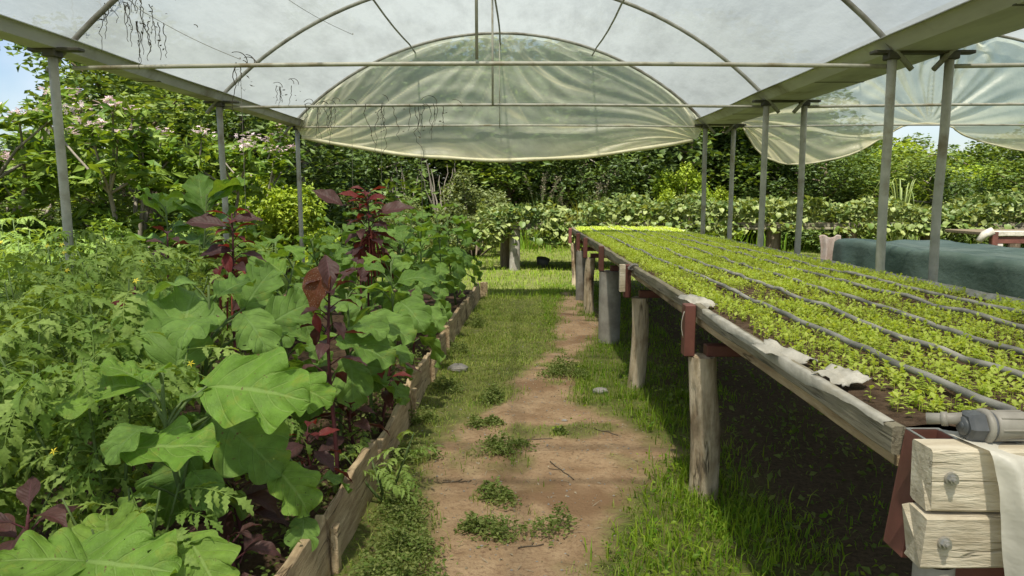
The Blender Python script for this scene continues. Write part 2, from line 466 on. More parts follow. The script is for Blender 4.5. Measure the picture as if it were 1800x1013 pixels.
M['plume'] = mat_leaf('grass_plume', (0.24, 0.20, 0.13), (0.40, 0.34, 0.24), 0.3, tint=True, tcol=(0.4, 0.34, 0.22))

M['roof'] = mat_film('roof_film', (0.275, 0.300, 0.290), 0.38, 0.80, 0.03, tint=(1.0, 0.98, 0.92))
M['curtain'] = mat_film('curtain_film', (0.68, 0.72, 0.59), 0.29, 0.50, 0.05, stain=(0.95, 0.88, 0.60), tint=(0.84, 0.90, 0.82), hi_attr=True)
M['hem'] = mat_rough('curtain_hem', (0.55, 0.52, 0.34), (0.70, 0.67, 0.48), 5, 0.6, 0.4, 0.01, (1, 1, 1), spec=0.4)
M['sheet'] = mat_film('white_sheet', (0.80, 0.77, 0.67), 0.02, 0.30, 0.05)

# ------------------------------------------------------------------ ground
def smooth(a, b, x):
    t = np.clip((x - a) / (b - a), 0, 1)
    return t * t * (3 - 2 * t)

PY = np.array([1.5, 2.3, 2.7, 3.2, 3.97, 4.5, 5.13, 5.6, 6.2, 7.0, 8.6, 10.3, 11.5])
PL = np.array([-0.44, -0.44, -0.40, -0.44, -0.58, -0.46, -0.06, -0.02, 0.10, 0.32, 0.42, 0.52, 0.70])
PR = np.array([0.20, 0.22, 0.24, 0.42, 0.86, 0.72, 0.40, 0.42, 0.46, 0.70, 1.05, 0.92, 0.68])
def dirt(x, y):
    """1 on the bare trodden path, 0 in the turf"""
    l, r = np.interp(y, PY, PL), np.interp(y, PY, PR)
    n = 0.15 * vnoise(x, y, 5, 4, 3.0) + 0.05 * vnoise(x, y, 6, 2, 17.0)
    d = np.minimum(x - l, r - x) + n
    p = smooth(-0.10, 0.12, d) * (1 - smooth(11.0, 11.8, y))
    isl = smooth(0.12, 0.42, vnoise(x, y, 83, 3, 3.4)) * smooth(3.2, 4.4, y) * 0.85
    p = p * (1 - isl)
    under = smooth(1.15, 1.5, x) * (1 - smooth(2.5, 2.9, x)) * (1 - smooth(11.5, 12.4, y)) * 0.2
    return np.clip(np.maximum(p, under), 0, 1)

def SHADE_PAINT(x, y):
    """mask of the shade below the bench, painted into the ground colour"""
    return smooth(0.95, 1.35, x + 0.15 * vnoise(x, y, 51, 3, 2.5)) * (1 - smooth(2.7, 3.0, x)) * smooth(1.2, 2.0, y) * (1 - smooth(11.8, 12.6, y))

def gz(x, y):
    return 0.022 * vnoise(x, y, 21, 3, 1.7) + 0.010 * vnoise(x, y, 33, 3, 6.0) * (np.asarray(y) < 14)

gx = np.unique(np.concatenate([np.linspace(-900, -20, 12), np.linspace(-20, -2, 26), np.linspace(-2, 3, 110), np.linspace(3, 20, 30), np.linspace(20, 900, 12)]))
gy = np.unique(np.concatenate([np.linspace(-300, -4, 8), np.linspace(-4, 1.5, 14), np.linspace(1.5, 7, 110), np.linspace(7, 16, 70), np.linspace(16, 45, 30), np.linspace(45, 1500, 14)]))
GX, GY = np.meshgrid(gx, gy, indexing='ij')
mb = MB(); mb.grid(np.stack([GX, GY, gz(GX, GY)], -1))
gm = NT('ground_earth')
dn = gm.noise(5.0, 8, 0.68)
fine = gm.noise(42.0, 6, 0.7)
dcol = gm.mix(gm.ramp(dn, 0.36, 0.66), (0.270, 0.178, 0.100), (0.400, 0.285, 0.172))
dcol = gm.mix(gm.ramp(fine, 0.50, 0.72), dcol, (0.17, 0.105, 0.065))
dcol = gm.mix(gm.ramp(gm.noise(1.3, 4, 0.6, w=5.0), 0.54, 0.64), dcol, (0.215, 0.135, 0.075))
gcol = gm.mix(gm.ramp(gm.noise(7.0, 6, 0.65, w=2.0), 0.38, 0.62), (0.075, 0.100, 0.022), (0.160, 0.180, 0.048))
gcol = gm.mix(gm.ramp(fine, 0.5, 0.64), gcol, (0.14, 0.105, 0.055))
shade_paint = gm.n('ShaderNodeSeparateXYZ'); gm.set(shade_paint.inputs[0], gm.attr('st', 'Vector'))
gall = gm.mix(shade_paint.outputs[0], gm.mix(gm.attr('tint'), gcol, dcol), gm.mix(gm.ramp(fine, 0.4, 0.65), (0.085, 0.062, 0.038), (0.15, 0.108, 0.066)))  # darker soil tones stand in for the shade under the seedling bench
sh = gm.bsdf(gall, 0.95, 0.12, 0, gm.bump(gm.math('ADD', gm.noise(14, 7, 0.7), gm.math('MULTIPLY', fine, 0.5)), 0.75, 0.03))
gmat = gm.done(sh)
g = link('ground', mesh_np('ground', mb.v[0], mb.q[0], gmat, True, dirt(GX, GY).ravel(), np.stack([SHADE_PAINT(GX, GY), 0 * GX, 0 * GX], -1).reshape(-1, 3)))
prop(g, kind='structure')

# raised bed soil
bx, by = np.meshgrid(np.linspace(-4.2, -0.60, 60), np.linspace(0.6, 10.5, 120), indexing='ij')
bz = 0.11 + 0.03 * vnoise(bx, by, 3, 3, 2.5) + 0.015 * vnoise(bx, by, 9, 2, 9)
bz *= 1 - smooth(-3.6, -4.1, bx)
bx = np.minimum(bx, np.interp(by, [0, 2.87, 6.2, 8.5, 10.6], [-0.785, -0.785, -0.76, -0.69, -0.625]) - 0.02 + 0 * bx)
mb = MB(); mb.grid(np.stack([bx, by, bz], -1))
prop(mb.obj('bed_soil', M['bedsoil'], None, True), kind='structure')

# distant hill
hx, hy = np.meshgrid(np.linspace(-60, 190, 60), np.linspace(110, 220, 24), indexing='ij')
hz_ = 13 * np.exp(-((hx - 75) / 60) ** 2 - ((hy - 165) / 34) ** 2) + 1.6 * vnoise(hx, hy, 8, 4, 0.12) - 0.8
mb = MB(); mb.grid(np.stack([hx, hy, hz_], -1))
hm = mat_rough('hill_woodland', (0.05, 0.085, 0.02), (0.13, 0.18, 0.045), 0.35, 0.95, 1.0, 0.6, spec=0.05)
prop(mb.obj('hill', hm, None, True), kind='structure')

# ------------------------------------------------------------------ the greenhouse frame
XL, XA, XB = -3.06, 2.47, 2.85
CX = (XL + XA) / 2
HALF = (XA - XL) / 2
APEX, EAVE = 3.63, 2.46
RAD = (HALF ** 2 + (APEX - EAVE) ** 2) / (2 * (APEX - EAVE))
ZC = APEX - RAD
AM = math.asin(HALF / RAD)
SHIFT = XB - XL
YS = [9.66, 7.30, 4.88, 2.45, 0.02, -2.4]
gh = empty('greenhouse', (CX, 9.66, 0), 0, 'pipe framed greenhouse of two arched bays under milky plastic roofing film', 'greenhouse')
gh_off = np.array((-CX, -9.66, 0))
def ghobj(mb, name, mat, sm=True, parent=None):
    for i in range(len(mb.v)): mb.v[i] = mb.v[i] + gh_off
    return mb.obj(name, M[mat], parent or gh, sm)

for bay in (0, 1):
    ox = bay * SHIFT
    for k, y in enumerate(YS):
        if bay == 1 and k > 3: continue
        a = np.linspace(-AM - 0.045, AM + 0.045, 41)
        mb = MB(); mb.tube(np.stack([ox + CX + RAD * np.sin(a), np.full(41, y - 0.03), ZC + RAD * np.cos(a)], -1), 0.019, 8)
        ghobj(mb, 'hoop', 'hoop')
        xs = np.linspace(XL + 0.02, XA - 0.02, 17)
        z = 2.375 + 0.025 * (1 - ((xs - CX) / HALF) ** 2) + 0.012 * (k < 1) * 1 + (0.035 if k in (0,) else 0.02 if k == 1 else -0.012)
        mb = MB(); mb.tube(np.stack([ox + xs, np.full(17, y + 0.03), z], -1), 0.0145 if k else 0.012, 8)
        ghobj(mb, 'tie_bar', 'pipe')
        if bay == 0:
            kx = CX + (0.012 if k != 2 else -0.0)
            mb = MB(); mb.tube([(kx, y, 2.41), (kx, y - 0.004, 3.0), (kx, y, APEX - 0.02)], 0.012 if k else 0.006, 6)
            ghobj(mb, 'king_post', 'pipe')
    # purlins (slightly sagging rods that run along the tunnel)
    for dx in (-1.14, 0.0, 1.26):
        y = np.linspace(9.9 if dx == 0 else 9.72, -2.4, 26)
        aa = math.asin(dx / RAD)
        sag = 0.035 * np.abs(np.sin(math.pi * (y - YS[0]) / 2.42))
        drop = np.where(y > 9.66, (y - 9.66) * 0.5, 0)
        mb = MB(); mb.tube(np.stack([ox + CX + RAD * math.sin(aa) + 0.03 * np.sin(y * 0.9 + dx), y, ZC + (RAD - 0.03) * math.cos(aa) - sag - drop], -1), 0.011, 6)
        ghobj(mb, 'purlin', 'hoop')

def leaning(x, y, top, r):
    lx, ly = R.normal(0, 0.018), R.normal(0, 0.015)
    t = np.linspace(0, 1, 6)[:, None]
    p = np.array((x + lx, y + ly, -0.1)) * (1 - t) + np.array((x, y, top)) * t
    p[1:-1, 0] += R.normal(0, 0.004, 4)
    return p, r
for X in (XL, XA, XB, XB + (XA - XL)):
    for k, y in enumerate(YS[:5]):
        if X > 5 and k > 3: continue
        yy = y - (0.15 if (X == XL and k == 2) else 0) + (0.16 if (X == XL and k == 0) else 0)
        p, r = leaning(X, yy, 2.44, 0.030)
        mb = MB(); mb.tube(p, r, 10); ghobj(mb, 'post', 'pipe')
        mb = MB(); mb.box((X + (0.03 if X < 2.6 else -0.02), yy - 0.005, 2.447), (0.34, 0.07, 0.022), 0.004)
        mb.box((X, yy, 2.425), (0.09, 0.09, 0.05), 0.006)
        ghobj(mb, 'bracket', 'plate', False)

def gutter(xa, xb, sag):
    """folded sheet channel: lip, flared wall, flat bottom"""
    y = np.linspace(9.95, -2.6, 32)
    w = xb - xa
    prof = [(xa - 0.03, 2.527), (xa, 2.530), (xa + 0.16 * w, 2.462), (xb - 0.16 * w, 2.462), (xb, 2.530), (xb + 0.03, 2.527), (xb + 0.03, 2.522),
            (xb - 0.002, 2.524), (xb - 0.155 * w, 2.455), (xa + 0.155 * w, 2.455), (xa + 0.002, 2.524), (xa - 0.03, 2.522), (xa - 0.03, 2.527)]
    P = np.array([[(px + 0.006 * math.sin(yy * 1.3 + px), yy, pz - 0.008 * abs(math.sin(yy * 1.3)) - sag * 0.0) for px, pz in prof] for yy in y])
    mb = MB(); mb.grid(P)
    return ghobj(mb, 'gutter', 'gutter', False)
gutter(XL - 0.15, XL + 0.09, 0)
gutter(XA - 0.10, XB + 0.10, 0)
gutter(XB + (XA - XL) - 0.10, XB + (XA - XL) + 0.25, 0)
# dark joint straps across the gutter
for (xa, xb, y) in [(XA - 0.115, XB + 0.115, 6.1), (XA - 0.115, XB + 0.115, 3.7), (XL - 0.185, XL + 0.115, 6.0), (XA - 0.115, XB + 0.115, 8.4)]:
    mb = MB(); mb.box(((xa + xb) / 2, y, 2.448), ((xb - xa) * 0.66, 0.03, 0.006))
    ghobj(mb, 'joint_strap', 'plate', False)

def roof(ox):
    na, ny = 72, 150
    a = np.linspace(-AM - 0.0, AM + 0.0, na); y = np.linspace(9.70, -2.5, ny)
    A, Y = np.meshgrid(a, y, indexing='ij')
    bet = np.abs(np.sin(math.pi * (Y - 9.63) / 2.423))
    rr = RAD + 0.024 - 0.008 * bet + 0.006 * bet * vnoise(A * 6 + ox, Y, 41, 3, 1.2) * 1.0
    P = np.stack([ox + CX + rr * np.sin(A), Y, ZC + rr * np.cos(A)], -1)
    mb = MB(); mb.grid(P)
    return ghobj(mb, 'roof_film', 'roof', True)
roof(0); roof(SHIFT)

# ------------------------------------------------------------------ end curtains (hang from the last hoop)
def curtain(name, ox, bx_, bz_, focus, label, hem_r, yamp):
    na, nb = 260, 90
    u = np.linspace(-1, 1, na)
    a = u * AM
    tx, tz = ox + CX + (RAD + 0.015) * np.sin(a), ZC + (RAD + 0.015) * np.cos(a)
    bxx = np.interp(np.linspace(0, 1, na), np.linspace(0, 1, len(bx_)), bx_)
    bzz = np.interp(bxx, bx_, bz_)
    k = np.ones(13) / 13
    bzz = np.convolve(np.pad(bzz, 6, mode='edge'), k, mode='valid')
    v = np.linspace(0, 1, nb)
    X = tx[:, None] * (1 - v) + bxx[:, None] * v
    Z = tz[:, None] * (1 - v) + bzz[:, None] * v
    D = np.zeros_like(X); C = np.zeros_like(X)
    for (fx, fz, span, freq, seed, lo) in focus:
        dx, dz = X - fx, Z - fz
        rr = np.hypot(dx, dz)
        ang = np.arctan2(dz, np.abs(dx) + 1e-6) + 0.16 * np.sin(rr * 1.4 + seed)
        w = (1 - smooth(span * 0.62, span * 1.05, rr)) * smooth(0.0, 0.25, rr)
        ph = ang * freq + 1.3 * vnoise(ang * 3, rr * 0.5, seed, 2, 1.0)
        f = np.sin(ph) + 0.45 * np.sin(ph * 2.3 + seed) + 0.35 * vnoise(ang * 14, rr * 0.6, seed + 3, 2, 1.0)
        D += w * f * yamp * (0.35 + 0.65 * np.minimum(rr, 2.0) / 2.0)
        sharp = np.exp(-((f - 1.02) / 0.16) ** 2)
        C += lo * w * sharp * smooth(0.15, 0.9, np.abs(vnoise(ang * 7, rr * 0.7, seed + 9, 2, 1.0)) * 2.6)
    D += 0.012 * vnoise(X, Z, 61, 3, 1.6) + 0.006 * vnoise(X, Z * 2, 66, 3, 3.0)
    D *= smooth(0.0, 0.08, v)[None, :]
    D += 0.10 * np.sin(v * math.pi * 0.5)[None, :] * 0.4
    P = np.stack([X, 9.73 + D, Z], -1).reshape(-1, 3)
    i, j = np.meshgrid(np.arange(na - 1), np.arange(nb - 1), indexing='ij')
    q = np.stack([i * nb + j, i * nb + j + 1, (i + 1) * nb + j + 1, (i + 1) * nb + j], -1).reshape(-1, 4)
    dist = (Z - bzz[:, None])
    st_ = (1 - smooth(0.0, 0.42, dist)) * 0.75 + 0.15 * np.clip(vnoise(X * 2, Z * 2, 71, 3, 1.0), 0, 1) + 0.8 * C + 0.6 * (1 - smooth(0.3, 1.9, np.hypot(X - bx_[0], (Z - 2.35) * 1.3))) + 0.45 * (1 - smooth(0.3, 1.5, np.hypot(X - bx_[-1], (Z - 2.35) * 1.5)))
    st_ = st_ * (0.8 + 0.5 * vnoise(X, Z, 73, 3, 1.5))
    vec = np.stack([np.clip(C, 0, 1), np.zeros_like(C), np.zeros_like(C)], -1).reshape(-1, 3)
    o0 = np.array((ox + CX, 9.73, 2.0))
    c = link(name, mesh_np(name, P - o0, q, M['curtain'], True, np.clip(st_, 0, 1).ravel(), vec))
    c.location = o0
    prop(c, label, 'plastic sheet')
    if hem_r:
        pts = P.reshape(na, nb, 3)[::4, -1] - o0
        mb = MB(); mb.tube(pts + np.array((0, -0.004, -0.01)), hem_r * (1 + 0.25 * vnoise(np.arange(len(pts)), 0 * pts[:, 0], 4, 2, 0.3)), 8)
        mb.obj('hem', M['hem'], c, True)
    return c

mx = np.linspace(-2.985, 2.39, 41)
mz = 2.0 + 0.31 * np.abs((mx + 0.22) / 2.72) ** 2.0 + 0.006 * np.sin(mx * 5)
curtain('end_curtain', 0, mx, mz, [(-3.05, 2.22, 3.3, 27, 2, 1.0), (2.45, 2.24, 3.3, 27, 5, 1.0), (CX, 4.1, 2.0, 20, 8, 0.7)],
        'wide grey green plastic curtain with yellowed hem closing the arch ahead', 0.026, 0.017)
rx = np.array([3.00, 3.06, 3.15, 3.32, 3.57, 3.9, 4.475, 4.986, 5.15, 5.508, 5.8, 5.97, 6.3, 6.75, 7.4, 8.0, 8.30])
rz = np.array([2.45, 2.33, 2.2, 2.03, 1.945, 1.94, 2.06, 2.36, 2.46, 2.49, 2.44, 2.33, 2.22, 2.12, 2.08, 2.25, 2.45])
curtain('end_curtain', SHIFT, rx, rz, [(5.50, 2.47, 1.5, 15, 3, 0.6), (2.95, 2.50, 2.2, 20, 6, 0.3), (SHIFT + CX, 4.0, 1.2, 12, 4, 0.2)],
        'grey plastic curtain of the right hand bay, gathered up to show sky', 0.012, 0.040)

# ------------------------------------------------------------------ seedling bench
BX0, BX1, BY0, BY1, BZ = 0.86, 2.54, 1.575, 12.15, 0.965
bench = empty('seedling_bench', (BX0, BY0, 0), 0, 'long raised plank bench filled with soil and bright green seedlings', 'bench')
boff = np.array((-BX0, -BY0, 0))
def bobj(mb, name, mat, sm=False, parent=None, label=None, off=None):
    for i in range(len(mb.v)): mb.v[i] = mb.v[i] + boff
    o = mb.obj(name, M[mat] if isinstance(mat, str) else mat, parent or bench, sm)
    if label: o['label'] = label
    return o
def wavy_plank(x, y0, y1, z0, z1, th, jit=0.004, seed=0, n=None, lean=0.0):
    """a sawn plank along Y whose faces and edges wander a little"""
    n = n or max(8, int((y1 - y0) / 0.10))
    y = np.linspace(y0, y1, n)
    wx = 0.010 * vnoise(y, 0 * y + seed, seed, 2, 0.8)
    wt = jit * vnoise(y, 0 * y, seed + 3, 3, 4.0); wb = jit * vnoise(y, 0 * y, seed + 7, 3, 3.0)
    b = 0.005
    prof = [(0, z0 + b), (b, z0), (th - b, z0), (th, z0 + b), (th, z1 - b), (th - b, z1), (b, z1), (0, z1 - b), (0, z0 + b)]
    P = np.zeros((n, len(prof), 3))
    for k, (px, pz) in enumerate(prof):
        P[:, k, 0] = x + px + wx + lean * (pz - z0); P[:, k, 1] = y
        P[:, k, 2] = pz + (wt if pz > (z0 + z1) / 2 else wb)
    mb = MB(); mb.grid(P)
    for e in (0, -1):
        c = P[e].mean(0); ring = P[e][:-1]; m = len(ring)
        mb.add(np.concatenate([ring, c[None]]), None, [(m, i, (i + 1) % m) for i in range(m)])
    return mb
YJ = [1.578, 3.46, 5.42, 7.25, 9.2, 10.6, 12.15]
for k in range(6):
    bobj(wavy_plank(BX0 + 0.006 * (k % 2), YJ[k] + 0.004, YJ[k + 1] - 0.004, BZ - 0.056, BZ + 0.008, 0.034, 0.007, 3 + k), 'side_plank', 'greywood')
    bobj(wavy_plank(BX0 + 0.030, YJ[k] + 0.05, YJ[k + 1] + 0.03 if k < 5 else YJ[k + 1], BZ - 0.104, BZ - 0.059, 0.040, 0.004, 13 + k), 'bearer_plank', 'wood')
    bobj(wavy_plank(BX1 - 0.035, YJ[k] + 0.004, YJ[k + 1] - 0.004, BZ - 0.12, BZ + 0.012, 0.035, 0.006, 23 + k), 'side_plank', 'greywood')
mb = MB(); mb.box(((BX0 + BX1) / 2, BY1 - 0.02, BZ - 0.05), (BX1 - BX0 - 0.08, 0.035, 0.13), 0.005); bobj(mb, 'back_plank', 'greywood')
mb = MB(); mb.box(((BX0 + BX1) / 2, (BY0 + BY1) / 2, BZ - 0.080), (BX1 - BX0 - 0.15, BY1 - BY0 - 0.1, 0.03)); bobj(mb, 'base_board', 'darkwood')
# soil
sx, sy = np.meshgrid(np.linspace(BX0 + 0.03, BX1 - 0.03, 44), np.linspace(BY0 + 0.06, BY1 - 0.04, 260), indexing='ij')
def soil_z(x, y):
    return BZ - 0.012 + 0.014 * vnoise(x, y, 91, 3, 3.0) + 0.008 * vnoise(x, y, 95, 2, 16.0) - 0.012 * np.clip((0.10 - (x - BX0)) / 0.1, 0, 1)
mb = MB(); mb.grid(np.stack([sx, sy, soil_z(sx, sy)], -1)); bobj(mb, 'soil', 'soil', True)
# posts, crossbeams and upright tabs of red steel
def log_post(x, y, r, top, seed, mat='log'):
    n, m = 22, 34
    z = np.linspace(-0.15, top, m); a = np.arange(n + 1) / n * 2 * math.pi
    Z, A = np.meshgrid(z, a, indexing='ij')
    lump = 0.15 * vnoise(np.cos(A) * 1.2 + seed, Z * 3 + np.sin(A), seed, 3, 1.3)
    if mat == 'log':
        crack = -0.30 * np.exp(-((np.mod(A - 3.7 - 0.25 * np.sin(Z * 5 + seed), 2 * math.pi)) / 0.22) ** 2) * (Z < top * 0.8)
        r_ = r * (1 + lump + crack) * (1.07 - 0.10 * Z / top)
    else:
        r_ = r * (1 + 0.12 * lump)
    X = x + r_ * np.cos(A) + 0.018 * np.sin(Z * 4 + seed) * (mat == 'log')
    Y = y + r_ * np.sin(A)
    mb = MB(); mb.grid(np.stack([X, Y, Z], -1))
    ring = np.stack([X[-1, :-1], Y[-1, :-1], Z[-1, :-1] + 0.006 * R.normal(size=n)], -1)
    mb.add(np.concatenate([ring, [[x, y, top + 0.004]]]), None, [(n, i, (i + 1) % n) for i in range(n)])
    return mb
posts = [(0.915, 3.44, 0.070, 'log', None), (0.925, 5.47, 0.064, 'log', None), (0.925, 7.25, 0.112, 'concrete', 'smooth grey concrete pipe post'),
         (0.90, 9.05, 0.062, 'log', None), (0.88, 10.2, 0.075, 'concrete', 'grey concrete pipe post'), (0.915, 11.85, 0.066, 'log', None)]
for k, (x, y, r, mt, lb) in enumerate(posts):
    zt = 0.715 if k != 2 else 0.735
    bobj(log_post(x, y, r, zt, 5 * k + 1, mt), 'post', mt, True, None, lb)
    mb = MB(); mb.box((x + 0.80, y, zt + 0.030), (1.60, 0.07, 0.055), 0.004); bobj(mb, 'crossbeam', 'red')
    mb = MB(); mb.box((BX0 - 0.030, y, zt + 0.132), (0.052, 0.075, 0.255), 0.004); bobj(mb, 'bracket', 'red')
    bobj(log_post(BX1 - 0.12, y, r * 0.95, zt, 5 * k + 31, mt), 'post', mt, True)
# pale batten hanging on the second bracket
mb = MB(); mb.box((BX0 - 0.082, 5.37, BZ - 0.085), (0.044, 0.05, 0.21), 0.004); bobj(mb, 'batten', 'palewood', label='pale upright batten tied to the bench edge')
mb = MB()
for k in range(9):
    a = np.linspace(0, 6.5, 18)
    mb.tube(np.stack([BX0 + 0.0 + 0.035 * np.cos(a + k), 5.33 + 0.012 * k + 0.02 * np.sin(a * 1.7 + k), BZ + 0.00 + 0.02 * np.sin(a + k * 1.3)], -1), 0.003, 5)
bobj(mb, 'wire_tie', 'string', True)
# loose thread hanging at the nearest log's bracket
mb = MB(); t = np.linspace(0, 1, 10)
mb.tube(np.stack([BX0 - 0.062 - 0.012 * np.sin(t * 3), 3.40 + 0 * t, BZ - 0.02 - 0.13 * t], -1), 0.0018, 5)
bobj(mb, 'wire_tie', 'liner', True)

# near end: red hollow upright, two end timbers with bolts
x0, x1, y0, y1, z0, z1, w = 0.882, 0.958, 1.492, 1.572, 0.705, 0.972, 0.0055
def wall_ring(mb, za, zb, grow=0.0):
    for (c, d) in [(((x0 + x1) / 2, y0 + w / 2, (za + zb) / 2), (x1 - x0 + grow, w + grow, zb - za)), (((x0 + x1) / 2, y1 - w / 2, (za + zb) / 2), (x1 - x0 + grow, w + grow, zb - za)),
                   ((x0 + w / 2, (y0 + y1) / 2, (za + zb) / 2), (w + grow, y1 - y0 - 2 * w - grow, zb - za)), ((x1 - w / 2, (y0 + y1) / 2, (za + zb) / 2), (w + grow, y1 - y0 - 2 * w - grow, zb - za))]:
        mb.box(c, d, 0.0008)
    for v in mb.v: pass
    mb.v = [np.stack([v[:, 0] - 0.034 * (z1 - v[:, 2]) / 0.25, v[:, 1] - 0.006 * (z1 - v[:, 2]) / 0.25, v[:, 2]], -1) for v in mb.v]
mb = MB(); wall_ring(mb, z0, z1)
up = bobj(mb, 'upright_tube', 'red')
mb = MB(); wall_ring(mb, z1 + 0.0005, z1 + 0.003)
bobj(mb, 'bare_rim', 'bolt')
def end_timber(z0, z1, y0, y1, xa, xb, seed):
    n = 40
    x = np.linspace(xa, xb, n); m = 8
    b = 0.006
    prof = [(y0, z0 + b), (y0 + b, z0), (y1 - b, z0), (y1, z0 + b), (y1, z1 - b), (y1 - b, z1), (y0 + b, z1), (y0, z1 - b), (y0, z0 + b)]
    P = np.zeros((n, 9, 3))
    for k, (py, pz) in enumerate(prof):
        P[:, k, 0] = x; P[:, k, 1] = py + 0.002 * vnoise(x, 0 * x + k, seed, 2, 12); P[:, k, 2] = pz + 0.004 * vnoise(x, 0 * x + (pz > (z0 + z1) / 2) * 9, seed + 1, 2, 6)
    P[0, :, 0] += R.normal(0, 0.004, 9); P[0, 8] = P[0, 0]
    mb = MB(); mb.grid(P)
    for e in (0, -1):
        c = P[e].mean(0); ring = P[e][:-1]
        mb.add(np.concatenate([ring, c[None]]), None, [(8, i, (i + 1) % 8) for i in range(8)])
    return mb
T1 = bobj(end_timber(0.846, 0.980, 1.412, 1.484, 0.852, 2.50, 4), 'end_timber', 'palewood')
T2 = bobj(end_timber(0.722, 0.838, 1.406, 1.482, 0.846, 2.50, 8), 'end_timber', 'palewood')
for (z, xx, yy, T) in [(0.920, 0.893, 1.408, T1), (0.782, 0.886, 1.402, T2)]:
    mb = MB()
    mb.tube([(xx, yy + 0.004, z), (xx, yy - 0.003, z)], 0.0135, 18)
    mb.tube([(xx, yy - 0.003, z), (xx, yy - 0.011, z)], 0.0095, 6)
    mb.tube([(xx, yy - 0.011, z), (xx, yy - 0.018, z)], 0.005, 10)
    bobj(mb, 'bolt', 'bolt', False, T)
mb = MB(); mb.box((1.10, 1.50, 0.675), (0.40, 0.05, 0.06), 0.004); bobj(mb, 'crossbeam', 'red')
bobj(log_post(0.90, 1.455, 0.040, 0.715, 77, 'concrete'), 'post', 'concrete', True)
bobj(log_post(2.40, 1.455, 0.040, 0.715, 78, 'concrete'), 'post', 'concrete', True)

# torn white liner scraps along the near edge
def scrap(name, x, y, lx, ly, z, seed, label):
    n = 12
    u, v = np.meshgrid(np.linspace(-0.5, 0.5, n), np.linspace(-0.5, 0.5, n), indexing='ij')
    ed = 1 + 0.35 * vnoise(u * 7, v * 7, seed, 2, 1.0)
    P = np.stack([u * lx * ed, v * ly * (1 + 0.3 * vnoise(v * 6, u * 6, seed + 2, 2, 1.0)), 0.018 * vnoise(u * 4, v * 4, seed + 5, 3, 1.2) + 0.010], -1)
    mb = MB(); mb.grid(P)
    o = mb.obj(name, M['liner'], None, True)
    md = o.modifiers.new('thick', 'SOLIDIFY'); md.thickness = 0.002
    o.location = (x, y, z)
    o.rotation_euler = (0.1, -0.15, 0.4)
    prop(o, label, 'plastic scrap')
scrap('plastic_scrap', 0.935, 2.02, 0.10, 0.13, BZ + 0.006, 3, 'torn white plastic scrap with upturned corners on bare bench soil')
scrap('plastic_scrap', 0.885, 2.33, 0.075, 0.20, BZ + 0.006, 8, 'narrow dirty white plastic scrap draped over the bench edge')
scrap('plastic_scrap', 0.885, 3.50, 0.08, 0.24, BZ + 0.010, 14, 'pale crumpled plastic flap on bench edge above the nearest log post')
mb = MB()
y = np.linspace(1.62, 3.3, 60)
up_ = 0.010 + 0.006 * vnoise(y, 0 * y, 5, 3, 5)
P = np.stack([np.stack([BX0 + 0.004 + 0.002 * np.sin(y * 8) + 0 * y, y, BZ - 0.03 + 0 * y], -1), np.stack([BX0 - 0.004 + 0.004 * vnoise(y, 0 * y, 2, 2, 7), y, BZ + up_], -1),
              np.stack([BX0 + 0.018 + 0.010 * vnoise(y, 0 * y, 9, 3, 5), y, BZ + up_ + 0.003], -1), np.stack([BX0 + 0.028 + 0.022 * vnoise(y, 0 * y, 12, 3, 6), y, BZ - 0.004 + 0 * y], -1)], 1)
mb.grid(P); bobj(mb, 'liner', 'liner', True)
mb = MB()
y = np.linspace(3.7, 12.0, 160)
up_ = 0.012 + 0.006 * vnoise(y, 0 * y, 5, 3, 5)
P = np.stack([np.stack([BX0 + 0.006 + 0 * y, y, BZ - 0.004 + 0 * y], -1), np.stack([BX0 + 0.012 + 0.006 * vnoise(y, 0 * y, 2, 2, 7), y, BZ + up_], -1),
              np.stack([BX0 + 0.046 + 0.012 * vnoise(y, 0 * y, 9, 3, 5), y, BZ - 0.004 + 0 * y], -1)], 1)
mb.grid(P); bobj(mb, 'liner', 'greywood', True)
mb = MB()
y = np.linspace(1.7, 12.1, 160)
P = np.stack([np.stack([BX1 - 0.06 + 0.008 * vnoise(y, 0 * y, 9, 3, 5), y, BZ - 0.01 + 0 * y], -1), np.stack([BX1 - 0.025 + 0 * y, y, BZ + 0.022 + 0.008 * vnoise(y, 0 * y, 5, 3, 5)], -1),
              np.stack([BX1 + 0.004 + 0 * y, y, BZ - 0.02 + 0 * y], -1)], 1)
mb.grid(P); bobj(mb, 'liner', 'liner', True)

# white sheet hanging over the near end of the bench
na, nb = 260, 80
u = np.linspace(0, 1, na)[:, None]; v = np.linspace(0, 1, nb)[None, :]
xs = 0.915 + u * 1.6 + v * 0.19 * (1 - u) ** 3 + 0.012 * np.sin(v * 9.0) * (1 - u) ** 3
topy = 1.53 - 0.135 * smooth(0, 0.16, v + 0 * u)
drop = np.clip((v - 0.14) / 0.86, 0, 1)
fold = (0.5 + 0.5 * np.sin(u * 34 + 1.0 - v * 2.6 + 1.2 * vnoise(u * 6, v * 1.2, 4, 2, 1.0))) ** 1.6
ys = topy + 0 * u - 0.004 - (0.012 + 0.10 * drop) * fold - 0.03 * drop
zs = 0.990 + 0 * u - drop * (0.68 + 0.05 * np.sin(u * 20)) - 0.03 * smooth(0.05, 0.2, v) * np.sin(u * 30) ** 2
tube_ = np.exp(-((u - 0.024 - 0.012 * v) / 0.015) ** 2) - 0.8 * np.exp(-((u - 0.062 - 0.02 * v) / 0.016) ** 2) + 0.9 * np.exp(-((u - 0.115 - 0.01 * v) / 0.026) ** 2) - 0.5 * np.exp(-((u - 0.16) / 0.02) ** 2)
ys = ys - tube_ * (0.008 + 0.030 * np.sqrt(drop)) + 0.006 * vnoise(u * 40, v * 8, 14, 3, 1.0)
